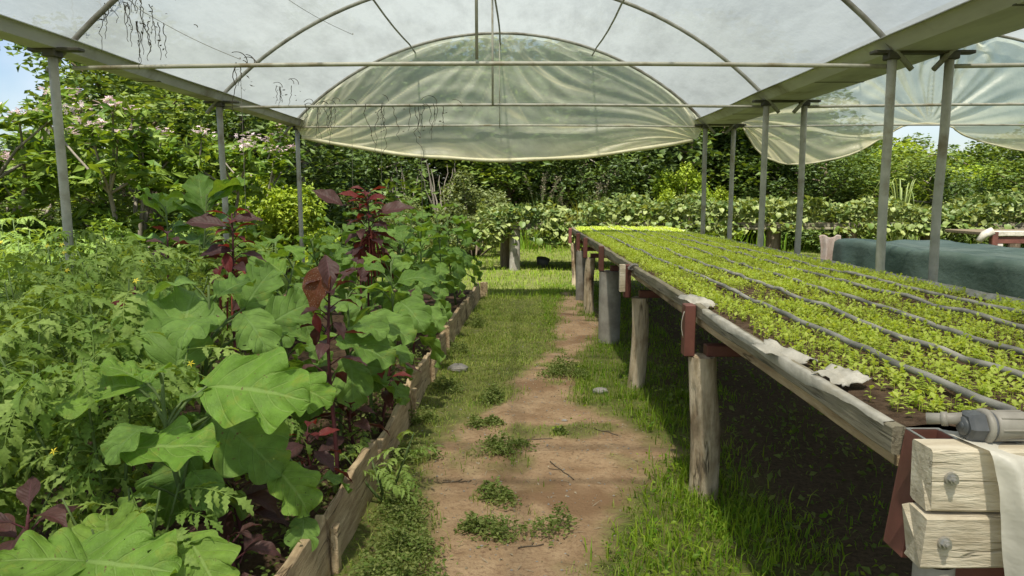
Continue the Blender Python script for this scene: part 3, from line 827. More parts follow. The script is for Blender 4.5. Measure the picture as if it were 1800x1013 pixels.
swag = 0.05 * np.exp(-((u - 0.20) / 0.12) ** 2) * np.sin(np.clip(v * 6, 0, 3.1))
P = np.stack([xs + 0 * v, ys, zs - swag], -1)
mb = MB(); mb.grid(P - np.array((1.3, 1.45, 0.3)))
sheet = mb.obj('plastic_drape', M['sheet'], None, True)
sheet.location = (1.3, 1.45, 0.3)
prop(sheet, 'creamy white plastic sheet hanging in folds over the near bench end', 'plastic sheet')

# irrigation filter and header pipe lying on the end timber
flt = empty('irrigation_filter', (0.978, 1.462, 1.008), 0, 'dusty grey cylindrical water filter lying on the bench corner', 'water filter')
mb = MB(); mb.tube([(-0.035, 0, 0.008), (-0.028, 0, 0.008), (-0.002, 0, 0.008)], [0.027, 0.0335, 0.0345], 6); mb.obj('end_cap', M['darkplastic'], flt)
mb = MB(); mb.tube([(-0.040, 0, 0.008), (-0.034, 0, 0.008)], [0.019, 0.021], 20); mb.tube([(-0.042, 0, 0.008), (-0.0395, 0, 0.008)], [0.008, 0.010], 16); mb.obj('cap_face', M['darkplastic'], flt, True)
mb = MB(); mb.tube([(0.0, 0, 0.008), (0.003, 0, 0.008), (0.012, 0, 0.008), (0.014, 0, 0.008)], [0.031, 0.037, 0.037, 0.033], 24); mb.obj('collar', M['greyplastic'], flt, True)
mb = MB(); mb.tube([(0.014, 0, 0.008), (0.020, 0, 0.008)], 0.032, 24); mb.obj('seal_ring', M['darkplastic'], flt, True)
mb = MB(); mb.tube([(0.020, 0, 0.008), (0.024, 0, 0.008), (0.085, 0, 0.009), (0.098, 0, 0.009), (0.108, 0, 0.009)], [0.030, 0.0335, 0.0315, 0.027, 0.020], 24); mb.obj('body', M['greyplastic'], flt, True)
mb = MB()
for k in range(8):
    a = k / 8 * 2 * math.pi
    mb.box((0.055, 0.0325 * math.cos(a), 0.0085 + 0.0325 * math.sin(a)), (0.055, 0.004, 0.004), 0.001)
mb.obj('rib', M['greyplastic'], flt)
mb = MB(); mb.tube([(0.104, 0, 0.009), (0.135, 0.005, 0.009)], 0.021, 12); mb.tube([(0.115, 0.002, 0.009), (0.128, 0.004, 0.009)], 0.026, 8); mb.obj('coupling', M['darkplastic'], flt)
mb = MB(); mb.tube([(-0.030, 0.012, 0.02), (-0.055, 0.03, 0.014), (-0.085, 0.05, 0.008)], [0.014, 0.012, 0.013], 12); mb.tube([(-0.052, 0.028, 0.014), (-0.062, 0.035, 0.012)], 0.016, 8); mb.obj('inlet', M['greyplastic'], flt, True)
hp = MB(); x = np.linspace(1.11, 2.6, 24)
hp.tube(np.stack([x, 1.47 + 0.10 * smooth(0, 0.3, x - 1.11) + 0.01 * np.sin(x * 5), 1.017 + 0.006 * np.sin(x * 9)], -1), 0.017, 10)
prop(hp.obj('header_pipe', M['hose'], None, True), 'black plastic supply pipe crossing the near end of the seedling bench', 'pipe')

# drip hoses
HX = [1.16, 1.44, 1.71, 1.97, 2.24]
hl = ['first drip hose from the path side of the seedling bench', 'second drip hose in from the path side, dusty grey', 'middle drip hose running down the centre of the seedlings',
      'second drip hose in from the far side of the seedling bench', 'drip hose closest to the far edge of the seedling bench']
def hose_x(k, y):
    return HX[k] + 0.028 * np.sin(y * 0.55 + k * 1.7) + 0.016 * np.sin(y * 1.6 + k)
for k in range(5):
    y = np.linspace(1.66, 12.0, 90)
    x = hose_x(k, y) + 0.010 * vnoise(y, 0 * y + 3 * k, 17 + k, 2, 2.2)
    z = soil_z(x, y) + 0.030 + 0.010 * vnoise(y, 0 * y + k, 7 + k, 2, 0.9)
    mb = MB(); mb.tube(np.stack([x, y, z], -1), 0.0115, 8)
    prop(mb.obj('drip_hose', M['hose'], None, True), hl[k], 'hose', 'drip hoses on the seedling bench')

# ------------------------------------------------------------------ leaf meshes
def leaf_mesh(name, mat, L, W, prof, nt=22, ns=7, droop=0.6, fold=0.35, wave=0.12, sweep=0.25, lobes=0, lobe_amp=0.0, seed=0, teeth=0.0):
    """base at the origin, tip towards +Y, upper side +Z"""
    t = np.linspace(0, 1, nt); s = np.linspace(-1, 1, ns)
    w = np.interp(t, np.linspace(0, 1, len(prof)), prof) * W / 2
    T, S = np.meshgrid(t, s, indexing='ij')
    wob = 1 + 0.06 * vnoise(T * 5, np.sign(S) * 3 + seed, seed, 2, 1.0)
    lob = 1.0
    if lobes:
        ph = T * lobes + 0.15 * np.sign(S) + 0.1 * seed
        lob = 1 - lobe_amp * (1 - np.abs(np.sin(math.pi * ph)) ** 0.6) * smooth(0.1, 0.25, T)
        lob = 1 + (lob - 1) * np.abs(S) ** 1.5
    if teeth:
        lob = lob * (1 - teeth * (np.arange(nt) % 2)[:, None] * np.abs(S) ** 3)
    Wd = w[:, None] * wob * lob
    x = S * Wd
    y = L * (T + sweep * 0.5 * np.abs(S) ** 1.5 * np.sin(math.pi * np.clip(T * 1.0, 0, 1)) * W / L * 0.6)
    y = y - L * 0.10 * np.abs(S) ** 1.2 * (1 - smooth(0, 0.25, T)) * (W / L)
    z = np.abs(S) * Wd * fold + wave * W * 0.5 * np.abs(S) ** 1.3 * np.sin(T * (lobes or 3) * 2 * math.pi + seed + np.sign(S)) * smooth(0, 0.2, T)
    z += 0.02 * W * vnoise(T * 6, S * 3 + seed, seed + 4, 2, 1.0)
    # bend along the length
    ang = droop * T
    cy_, cz = np.zeros(nt), np.zeros(nt)
    dy = np.cos(droop * t) ; dz = -np.sin(droop * t)
    cy_ = np.concatenate([[0], np.cumsum((dy[1:] + dy[:-1]) / 2)]) / (nt - 1) * L
    cz = np.concatenate([[0], np.cumsum((dz[1:] + dz[:-1]) / 2)]) / (nt - 1) * L
    off = y - L * T
    Y = cy_[:, None] + off * np.cos(ang) + z * np.sin(ang)
    Z = cz[:, None] - off * np.sin(ang) + z * np.cos(ang)
    P = np.stack([x, Y, Z], -1).reshape(-1, 3)
    i, j = np.meshgrid(np.arange(nt - 1), np.arange(ns - 1), indexing='ij')
    q = np.stack([i * ns + j, i * ns + j + 1, (i + 1) * ns + j + 1, (i + 1) * ns + j], -1).reshape(-1, 4)
    st = np.stack([S, T, 0 * T], -1).reshape(-1, 3)
    return mesh_np(name, P, q, mat, True, None, st)

EGGP = [0.05, 0.62, 0.92, 1.0, 0.97, 0.88, 0.75, 0.58, 0.36, 0.02]
EGG = [leaf_mesh('eggplant_leaf', M['egg'], 1, 0.80, EGGP, 44, 11, d, f, 0.20, 0.6, 2.7, 0.38, k) for k, (d, f) in enumerate([(0.7, 0.25), (1.0, 0.15), (0.4, 0.3), (1.3, 0.2), (0.85, 0.1)])]
EGGB = [leaf_mesh('eggplant_leaf', M['eggbright'], 1, 0.90, EGGP, 48, 11, d, f, 0.17, 0.7, 2.7, 0.46, k + 7) for k, (d, f) in enumerate([(0.45, 0.14), (0.8, 0.25), (0.25, 0.10)])]
AMP = [0.04, 0.35, 0.75, 0.98, 1.0, 0.88, 0.66, 0.42, 0.2, 0.02]
AMA = [leaf_mesh('amaranth_leaf', M['amar'], 1, 0.50, AMP, 18, 7, d, 0.35, 0.08, 0.2, 0, 0, k + 3) for k, d in enumerate((0.7, 1.2, 0.3))]
AMR = [leaf_mesh('amaranth_leaf', M['amarred'], 1, 0.42, AMP, 16, 7, d, 0.4, 0.08, 0.2, 0, 0, k + 5) for k, d in enumerate((0.5, 0.9))]
AMH = leaf_mesh('amaranth_leaf', M['amarholed'], 1, 0.62, AMP, 18, 7, 0.7, 0.3, 0.08, 0.2, 0, 0, 9)

def merge_parts(parts):
    V, Q, n = [], [], 0
    for v, q in parts:
        V.append(v); Q.append(q + n); n += len(v)
    return np.concatenate(V), np.concatenate(Q)

def leaflet(L, W, nt=7, droop=0.5, fold=0.4, lob=0.30, seed=0):
    t = np.linspace(0, 1, nt)
    w = np.interp(t, [0, 0.2, 0.45, 0.75, 1], [0.1, 0.85, 1.0, 0.6, 0.02]) * W / 2 * (1 - lob * (np.arange(nt) % 2))
    ang = droop * t
    P = np.zeros((nt, 3, 3))
    cy_ = L * np.sin(ang) / droop if droop else L * t
    cz = -L * (1 - np.cos(ang)) / droop if droop else 0 * t
    for k, s in enumerate((-1, 0, 1)):
        P[:, k, 0] = s * w; P[:, k, 1] = cy_ + abs(s) * w * 0.25; P[:, k, 2] = cz + abs(s) * w * fold
    i, j = np.meshgrid(np.arange(nt - 1), np.arange(2), indexing='ij')
    q = np.stack([i * 3 + j, i * 3 + j + 1, (i + 1) * 3 + j + 1, (i + 1) * 3 + j], -1).reshape(-1, 4)
    return P.reshape(-1, 3), q

def rotz(a):
    return np.array(((math.cos(a), -math.sin(a), 0), (math.sin(a), math.cos(a), 0), (0, 0, 1)))
def rotx(a):
    return np.array(((1, 0, 0), (0, math.cos(a), -math.sin(a)), (0, math.sin(a), math.cos(a))))
def roty(a):
    return np.array(((math.cos(a), 0, math.sin(a)), (0, 1, 0), (-math.sin(a), 0, math.cos(a))))

def frond_mesh(seed):
    """a compound tomato leaf of unit length"""
    rg = np.random.default_rng(seed)
    parts = []
    nt = 10; t = np.linspace(0, 1, nt); droop = rg.uniform(0.6, 1.3)
    ry = np.sin(droop * t) / droop; rz_ = -(1 - np.cos(droop * t)) / droop
    def at(tt): return np.array((0.03 * math.sin(tt * 4 + seed), np.interp(tt, t, ry), np.interp(tt, t, rz_)))
    mb = MB(); mb.tube([at(x) for x in t], np.linspace(0.013, 0.006, nt), 4, False)
    parts.append((np.concatenate(mb.v), np.concatenate(mb.q)))
    for k, tt in enumerate((0.24, 0.42, 0.58, 0.73, 0.86)):
        for sd in (-1, 1):
            L = rg.uniform(0.26, 0.38) * (1.0 - 0.35 * abs(tt - 0.5)); W = L * rg.uniform(0.34, 0.46)
            v, q = leaflet(L, W, 9, rg.uniform(0.4, 1.2), rg.uniform(0.15, 0.6), 0.50)
            Mx = rotx(-droop * tt) @ rotz(-sd * rg.uniform(0.75, 1.15)) @ roty(rg.normal(0, 0.35)) @ rotx(rg.normal(-0.1, 0.28))
            parts.append((v @ Mx.T + at(tt + rg.normal(0, 0.02)), q))
            if k in (0, 1, 2):
                v, q = leaflet(L * 0.3, W * 0.34, 4, 0.4, 0.3, 0.2)
                Mx = rotx(-droop * tt) @ rotz(-sd * rg.uniform(0.9, 1.4)) @ roty(rg.normal(0, 0.4))
                parts.append((v @ Mx.T + at(tt + 0.08), q))
    v, q = leaflet(0.36, 0.2, 10, 0.7, 0.3, 0.5)
    parts.append((v @ rotx(-droop).T + at(1.0), q))
    V, Q = merge_parts(parts)
    return mesh_np('tomato_leaf', V, Q, M['tomato'], True)
FROND = [frond_mesh(s) for s in range(6)]

def place(tip, nrm, base, size, widen=1.0):
    y = Vector(tip).normalized(); n = Vector(nrm)
    x = y.cross(n).normalized(); z = x.cross(y)
    m = Matrix(((x[0] * size * widen, y[0] * size, z[0] * size, base[0]), (x[1] * size * widen, y[1] * size, z[1] * size, base[1]), (x[2] * size * widen, y[2] * size, z[2] * size, base[2]), (0, 0, 0, 1)))
    return m

# ------------------------------------------------------------------ eggplants
def eggplant(x, y, h, n, size, label, group=None, heroes=(), z0=0.10, up=0.0, seed=0, spread=1.0, zmin=0.28, name='eggplant', fan=False):
    rg = np.random.default_rng(seed + 100)
    root = empty(name, (x, y, z0), 0, label, 'plant', group)
    mb = MB()
    lean = rg.normal(0, 0.05, 2)
    def axis(t): return np.array((lean[0] * t + 0.02 * math.sin(t * 5 + seed), lean[1] * t + 0.02 * math.cos(t * 4 + seed), t * (h - z0)))
    ts = np.linspace(0, 1, 9)
    mb.tube([axis(t) for t in ts], np.linspace(0.014, 0.005, 9), 7)
    for i in range(n):
        t = zmin + (1 - zmin) * ((i + rg.uniform(0, 0.6)) / n)
        az = i * 2.39996 + rg.normal(0, 0.25) + seed
        if fan: az = math.pi / 2 + rg.uniform(-1.7, 1.7)
        b = axis(min(t, 1)); pl = rg.uniform(0.10, 0.20) * (1.15 - 0.6 * t) * spread
        el = 0.45 + 0.5 * t
        d = np.array((math.cos(az) * math.cos(el), math.sin(az) * math.cos(el), math.sin(el)))
        e = b + d * pl
        mb.tube([b, b + d * pl * 0.5 + np.array((0, 0, 0.01)), e], [0.006, 0.005, 0.004], 5, False)
        pitch = -0.55 + 1.0 * t ** 2 + up + rg.normal(0, 0.22)
        s = size * (0.72 + 0.5 * math.sin(math.pi * min(1, 0.2 + t * 0.72))) * rg.uniform(0.8, 1.12)
        tip = (math.cos(az) * math.cos(pitch), math.sin(az) * math.cos(pitch), math.sin(pitch))
        nr = (-math.cos(az) * math.sin(pitch) + rg.normal(0, 0.22), -math.sin(az) * math.sin(pitch) + rg.normal(0, 0.22), math.cos(pitch))
        me = EGGB[i % 3] if (t > 0.85 and rg.random() < 0.5) else EGG[rg.integers(0, 5)]
        link('leaf', me, root, place(tip, nr, e, s))
    for (c, tip, nr, s, bright, *lb) in heroes:
        tipv = Vector(tip).normalized()
        e = np.array(c) - np.array((x, y, z0)) - np.array(tipv) * s * 0.48
        hz = max(0.05, min(h - z0, e[2] - 0.12)); b = axis(hz / (h - z0))
        mid = (b + e) / 2 + np.array((0, 0, 0.02))
        mb.tube([b, mid, e], [0.0065, 0.0055, 0.0045], 6, False)
        me = (EGGB if bright else EGG)[rg.integers(0, 3)]
        o = link('leaf', me, root, place(tip, nr, e, s, 1.06))
        if lb: o['label'] = lb[0]
    mb.obj('stem', M['green_stem'], root, True)
    return root

eggplant(-1.16, 2.40, 0.92, 8, 0.17, 'nearest broad leafed eggplant, with a huge lobed leaf reaching over the bed edge', 'eggplants in the bed', seed=1, heroes=[
    ((-0.935, 2.40, 0.835), (1, -0.15, 0.02), (0.06, -0.66, 0.75), 0.375, True, 'huge bright lobed leaf'),
    ((-1.44, 2.30, 0.865), (-1, 0.05, -0.02), (0.05, -0.42, 0.9), 0.30, True),
    ((-1.14, 2.20, 0.70), (1, 0.15, 0.10), (-0.1, -0.30, 0.95), 0.29, True),
    ((-1.29, 2.34, 0.85), (0.5, -0.6, 0.0), (0.1, -0.4, 0.9), 0.15, False),
    ((-0.82, 2.62, 0.77), (0.95, -0.15, -0.18), (0.1, -0.5, 0.85), 0.22, True),
    ((-1.02, 2.52, 0.60), (0.8, -0.3, -0.5), (0.4, -0.7, 0.5), 0.36, False),
    ((-1.22, 2.35, 0.50), (-0.2, -0.6, -0.6), (0, -0.8, 0.5), 0.28, False)])
eggplant(-1.10, 1.86, 0.46, 4, 0.15, 'low young eggplant with bright leaves below the nearest eggplant', 'eggplants in the bed', seed=2, zmin=0.5, heroes=[
    ((-1.13, 1.86, 0.475), (1, -0.15, 0.05), (0.0, -0.55, 0.85), 0.32, True),
    ((-0.935, 1.95, 0.43), (0.55, -0.5, -0.3), (0.25, -0.55, 0.8), 0.22, True),
    ((-1.33, 1.84, 0.50), (-0.8, -0.3, 0.25), (-0.2, -0.4, 0.9), 0.22, True),
    ((-1.26, 2.02, 0.50), (-0.4, 0.6, 0.3), (0, -0.3, 0.95), 0.22, True)])
eggplant(-1.42, 3.05, 1.12, 9, 0.22, 'eggplant with two tall upright dark leaves among the tomato foliage', 'eggplants in the bed', seed=3, heroes=[
    ((-1.42, 2.90, 0.97), (0.12, 0.15, 0.95), (0.25, -0.95, 0.15), 0.40, False),
    ((-1.60, 3.00, 0.93), (-0.25, 0.2, 0.95), (0.15, -0.95, 0.2), 0.40, False),
    ((-1.24, 3.30, 1.09), (0.35, 0.35, 0.75), (0.15, -0.85, 0.5), 0.27, False),
    ((-1.15, 3.00, 0.94), (0.6, -0.55, -0.3), (0.1, -0.5, 0.85), 0.25, False),
    ((-1.06, 3.20, 0.98), (0.65, 0.3, 0.45), (0.35, -0.75, 0.6), 0.25, False)])
eggplant(-0.98, 3.75, 0.98, 10, 0.23, 'eggplant just behind the tall purple amaranth stem', 'eggplants in the bed', seed=4, heroes=[
    ((-0.80, 3.60, 0.72), (0.9, -0.2, -0.22), (0.1, -0.35, 0.95), 0.32, False),
    ((-0.73, 3.98, 0.77), (0.8, -0.3, -0.3), (0.2, -0.35, 0.9), 0.30, False),
    ((-0.84, 3.78, 0.58), (0.7, -0.5, -0.3), (0.2, -0.5, 0.8), 0.28, False)])
eggplant(-0.86, 2.62, 0.46, 3, 0.13, 'small eggplant seedling with one pale drooping leaf beside the plank edging', 'eggplants in the bed', seed=5, heroes=[
    ((-0.84, 2.50, 0.43), (0.75, -0.4, -0.45), (0.35, -0.5, 0.75), 0.22, True)])
eggplant(-0.92, 4.85, 1.05, 12, 0.25, 'eggplant sprawling towards the path midway along the bed edging', 'eggplants in the bed', seed=6, spread=1.2)
eggplant(-0.90, 4.25, 0.62, 9, 0.21, 'low eggplant filling the gap by the edging before the sprawling one', 'eggplants in the bed', seed=16)
eggplant(-1.25, 3.55, 0.80, 9, 0.22, 'eggplant behind the holed amaranth leaf, half hidden', 'eggplants in the bed', seed=17)
eggplant(-1.75, 5.10, 1.18, 12, 0.24, 'eggplant between the two red amaranth plumes', 'eggplants in the bed', seed=7)
eggplant(-1.55, 4.30, 1.10, 10, 0.22, 'eggplant to the right of the slim red amaranth spike', 'eggplants in the bed', seed=8)
eggplant(-2.58, 5.60, 1.52, 15, 0.34, 'tall eggplant with large upright pale leaves rising above the tomatoes', 'eggplants in the bed', seed=9, up=0.55, zmin=0.55, fan=True)
eggplant(-3.0, 5.9, 1.42, 12, 0.30, 'eggplant partly hidden to the left of the tall upright eggplant', 'eggplants in the bed', seed=10, up=0.35, zmin=0.5, fan=True)
bank = [(-0.98, 6.1, 1.10), (-1.45, 6.6, 1.25), (-0.95, 7.1, 1.22), (-1.5, 7.7, 1.33), (-0.92, 8.0, 1.32), (-1.9, 7.0, 1.1), (-1.35, 8.8, 1.33), (-0.85, 9.0, 1.24), (-2.1, 8.2, 1.12), (-0.9, 9.9, 1.1), (-1.7, 9.7, 1.2), (-2.4, 6.5, 1.0), (-2.5, 9.3, 0.95)]
for k, (x, y, h) in enumerate(bank):
    el_ = 'leafy eggplant on the path side of the dense bank at the bed end' if x > -1.1 else 'leafy eggplant deep inside the dense bank, behind the largest amaranth' if x > -2 else 'low eggplant at the outer side of the far bank, before the yellow green bush'
    eggplant(x, y, h, 17, 0.245, el_, 'eggplants in the dense far bank', seed=20 + k, spread=1.35, zmin=0.22)

# ------------------------------------------------------------------ amaranths
def amaranth(x, y, h, n, size, label, seed, bare=0.2, tassel=0, redtop=False, heroes=(), lean=(0, 0), z0=0.10, pitch0=-0.5):
    rg = np.random.default_rng(seed + 300)
    root = empty('amaranth', (x, y, z0), 0, label, 'plant', 'purple amaranths in the bed')
    mb = MB()
    def axis(t): return np.array((lean[0] * t + 0.012 * math.sin(t * 6 + seed), lean[1] * t, t * (h - z0)))
    mb.tube([axis(t) for t in np.linspace(0, 1, 9)], np.linspace(0.012, 0.005, 9), 7)
    for i in range(n):
        t = bare + (1 - bare) * ((i + 0.4) / n) ** 0.75
        az = i * 2.39996 + rg.normal(0, 0.2) + seed * 1.3
        b = axis(min(t, 1)); pl = 0.09 * (1.2 - t) + 0.02
        d = np.array((math.cos(az) * 0.8, math.sin(az) * 0.8, 0.6))
        e = b + d * pl
        mb.tube([b, e], [0.0035, 0.0025], 5, False)
        top = t > 0.82
        pitch = pitch0 + 0.85 * t + rg.normal(0, 0.2)
        s = size * rg.uniform(0.75, 1.1) * (1.0 if not top else 0.75)
        tip = (math.cos(az) * math.cos(pitch), math.sin(az) * math.cos(pitch), math.sin(pitch))
        nr = (-math.cos(az) * math.sin(pitch) + rg.normal(0, 0.3), -math.sin(az) * math.sin(pitch) + rg.normal(0, 0.3), math.cos(pitch))
        me = AMR[i % 2] if (redtop and top) else AMA[i % 3]
        o = link('leaf', me, root, place(tip, nr, e, s))
    for (c, tip, nr, s, me) in heroes:
        tv = np.array(Vector(tip).normalized())
        e = np.array(c) - np.array((x, y, z0)) - tv * s * 0.48
        b = axis(max(0.05, min(1, (e[2] - 0.04) / (h - z0))))
        mb.tube([b, (b + e) / 2 + np.array((0, 0, 0.01)), e], 0.003, 5, False)
        o = link('leaf', me, root, place(tip, nr, e, s))
        if me is AMH: o['label'] = 'reddish brown leaf speckled with pale insect holes'
    mb.obj('stem', M['purple_stem'], root, True)
    if tassel:
        ms = MB()
        for k in range(tassel):
            a = rg.uniform(0, 6.28); r = rg.uniform(0.02, 0.10); t0 = rg.uniform(0.62, 0.78); L = rg.uniform(0.2, 0.34)
            b = axis(t0); tt = np.linspace(0, 1, 9)
            pts = np.stack([b[0] + math.cos(a) * r * np.sqrt(tt) * 1.3, b[1] + math.sin(a) * r * np.sqrt(tt) * 1.3, b[2] + 0.06 * np.sin(tt * 3) - L * tt ** 1.5], -1)
            ms.tube(pts, np.linspace(0.009, 0.004, 9) * (1 + 0.3 * rg.normal(size=9)), 5)
        ms.obj('tassel', M['tassel'], root, True)['kind'] = 'stuff'
    return root

amaranth(-0.885, 3.22, 1.16, 17, 0.13, 'slender purple amaranth with a brown leaf full of insect holes near the bed edging', 1, bare=0.45, heroes=[
    ((-0.93, 3.18, 1.10), (-0.35, -0.45, -0.75), (-0.3, -0.85, 0.35), 0.25, AMH),
    ((-0.87, 3.18, 1.17), (0.25, -0.5, -0.45), (0.3, -0.5, 0.8), 0.19, AMA[0]),
    ((-0.97, 3.25, 0.85), (-0.5, -0.3, -0.7), (-0.4, -0.8, 0.3), 0.13, AMA[1]),
    ((-0.94, 3.2, 0.92), (0.2, -0.2, -0.9), (0.1, -0.95, 0.2), 0.10, AMR[0])])
amaranth(-1.73, 4.2, 1.40, 26, 0.16, 'slim red tipped amaranth spike rising out of the tomato foliage', 2, bare=0.5, redtop=True, tassel=12, heroes=[
    ((-1.85, 4.12, 1.35), (-0.95, -0.15, 0.18), (0.2, -0.6, 0.75), 0.24, AMA[2]),
    ((-1.62, 4.15, 1.37), (0.95, -0.1, 0.15), (-0.2, -0.5, 0.8), 0.20, AMA[2]),
    ((-1.80, 4.12, 1.19), (-0.95, -0.2, 0.1), (0.1, -0.6, 0.8), 0.20, AMA[0]),
    ((-1.72, 4.10, 1.12), (0.3, -0.6, -0.6), (0.1, -0.8, 0.5), 0.15, AMR[1]),
    ((-1.78, 4.08, 1.05), (-0.4, -0.5, -0.7), (-0.2, -0.9, 0.3), 0.13, AMR[0])])
amaranth(-1.30, 6.0, 1.54, 40, 0.215, 'largest red amaranth with crimson top and drooping tassels before the far bank', 3, bare=0.5, tassel=44, redtop=True, heroes=[
    ((-1.62, 5.95, 1.50), (-0.8, -0.1, 0.5), (0.4, -0.7, 0.55), 0.28, AMA[2]),
    ((-1.06, 5.95, 1.40), (0.95, -0.15, 0.25), (-0.2, -0.6, 0.75), 0.32, AMA[2]),
    ((-1.40, 5.85, 1.52), (-0.6, -0.5, 0.3), (0, -0.6, 0.8), 0.2, AMR[0]),
    ((-1.22, 5.85, 1.50), (0.6, -0.5, 0.4), (0, -0.6, 0.8), 0.2, AMR[1])])
amaranth(-0.80, 3.95, 0.52, 7, 0.17, 'small purple amaranth leaning out over the plank edging', 4, bare=0.6, lean=(0.03, -0.05), redtop=True, pitch0=-0.6)
amaranth(-0.95, 2.95, 0.50, 12, 0.17, 'bushy dark purple amaranth below the tall holed one', 5, bare=0.35, lean=(0.05, -0.05), redtop=True)
amaranth(-1.08, 2.55, 0.42, 14, 0.17, 'dark purple amaranth low in the shade of the huge eggplant leaf', 6, bare=0.3)
amaranth(-1.50, 2.02, 0.54, 6, 0.19, 'purple amaranth leaf cluster at the near corner under the tomatoes', 7, bare=0.7)
amaranth(-2.30, 4.55, 1.27, 9, 0.17, 'thin brownish amaranth behind the tomatoes, left of the slim spike', 8, bare=0.75)
amaranth(-1.95, 3.5, 1.05, 7, 0.12, 'small reddish amaranth buried in the middle of the tomato foliage', 9, bare=0.75, redtop=True)
amaranth(-1.20, 5.2, 1.03, 8, 0.18, 'dark amaranth between the eggplants in front of the largest one', 10, bare=0.7)
amaranth(-0.84, 5.4, 0.75, 6, 0.15, 'little dark amaranth by the edging farther along the bed', 11, bare=0.6)

amaranth(-0.98, 2.25, 0.36, 10, 0.14, 'low dark amaranth nearest the front of the bed beside the plank', 12, bare=0.2)
amaranth(-0.88, 3.55, 0.42, 9, 0.15, 'low dark amaranth under the eggplant behind the tall purple stem', 13, bare=0.3)
amaranth(-0.84, 4.45, 0.50, 9, 0.15, 'low dark amaranth against the edging past the leaning one', 14, bare=0.3)
# ------------------------------------------------------------------ tomatoes
def tomato(x, y, h, n, label, group, seed, size=0.27, low=0.25, z0=0.10, spread=0.34, flowers=3):
    rg = np.random.default_rng(seed + 500)
    root = empty('tomato_plant', (x, y, z0), 0, label, 'plant', group)
    mb = MB()
    nb = 5
    axes = []
    for k in range(nb):
        az = k / nb * 6.283 + seed; out = rg.uniform(0.3, 1.0) * spread
        hh = (h - z0) * rg.uniform(0.78, 1.0)
        axes.append(lambda t, az=az, out=out, hh=hh: np.array((math.cos(az) * out * t ** 0.8, math.sin(az) * out * t ** 0.8, hh * t * (1.12 - 0.12 * t))))
        mb.tube([axes[-1](t) for t in np.linspace(0, 1, 8)], np.linspace(0.009, 0.003, 8), 5)
    for i in range(n):
        ax = axes[i % nb]; t = low + (1 - low) * rg.uniform(0, 1) ** 0.62
        b = ax(t); az = rg.uniform(0, 6.283); pitch = rg.normal(0.28, 0.4) - 0.45 * (1 - t)
        tip = (math.cos(az) * math.cos(pitch), math.sin(az) * math.cos(pitch), math.sin(pitch))
        nr = (-math.cos(az) * math.sin(pitch) + rg.normal(0, 0.35), -math.sin(az) * math.sin(pitch) + rg.normal(0, 0.35), math.cos(pitch))
        link('leaf', FROND[rg.integers(0, 6)], root, place(tip, nr, b, size * rg.uniform(0.7, 1.15), rg.uniform(0.85, 1.2)))
    mb.obj('stem', M['green_stem'], root, True)
    for k in range(flowers):
        b = axes[k % nb](rg.uniform(0.6, 1.0)) + np.array((rg.normal(0, 0.05), -0.08, 0.04))
        f = MB()
        for a in np.arange(5) / 5 * 6.283:
            f.add(np.array([(0, 0, 0), (math.cos(a - 0.3) * 0.008, math.sin(a - 0.3) * 0.008, 0.002), (math.cos(a) * 0.017, math.sin(a) * 0.017, -0.003), (math.cos(a + 0.3) * 0.008, math.sin(a + 0.3) * 0.008, 0.002)]) @ rotx(0.9).T + b, [(0, 1, 2, 3)])
        f.obj('flower', M['yellow'], root, False)
    return root
TG = 'tomato plants massed in the bed'
TL = 'feathery tomato plant in the pale green mass filling the left of the bed'
tomato(-1.50, 2.45, 0.98, 70, 'tomato plant at the near edge of the mass, beside the nearest eggplant', TG, 1, 0.25, 0.15)
tomato(-1.25, 2.12, 0.62, 16, 'low tomato plant with hanging fern like leaves under the nearest eggplant', TG, 2, 0.22, 0.3, spread=0.22, flowers=0)
tpos = [(-1.95, 2.6, 1.08), (-2.4, 2.75, 1.15), (-1.85, 3.15, 1.15), (-2.35, 3.35, 1.22), (-2.85, 3.3, 1.22), (-2.05, 3.85, 1.23), (-2.6, 4.05, 1.30), (-3.1, 4.0, 1.28), (-2.2, 4.7, 1.24),
        (-2.75, 4.8, 1.30), (-3.3, 4.8, 1.30), (-2.1, 5.5, 1.20), (-3.1, 5.4, 1.30), (-3.75, 5.2, 1.30), (-3.8, 6.2, 1.32), (-4.5, 6.3, 1.32), (-3.2, 6.8, 1.28), (-3.9, 4.4, 1.25)]
for k, (x, y, h) in enumerate(tpos):
    tl = ('feathery tomato plant in the front rank of the pale green mass, nearest the camera' if y < 3.4 else 'feathery tomato plant in the middle of the pale green mass' if y < 4.75 and x > -3.2
          else 'feathery tomato plant around the nearest left pipe post' if x < -3.15 else 'feathery tomato plant at the back of the mass, before the tall upright eggplant')
    tomato(x, y, h, 84, tl, TG, 10 + k, 0.25, 0.15)
tomato(-1.80, 2.20, 0.78, 48, 'front tomato plant at the left edge of the photo, under the mass', TG, 61, 0.24, 0.15)
tomato(-1.32, 2.85, 0.82, 40, 'tomato plant squeezed between the two big leaved eggplants', TG, 62, 0.23, 0.15)
# the sprawling tomato that spills over the edging
sp = tomato(-0.66, 3.30, 0.34, 26, 'small tomato plant spilling over the plank edging onto the path', TG, 60, 0.16, 0.2, z0=0.0, spread=0.30, flowers=0)

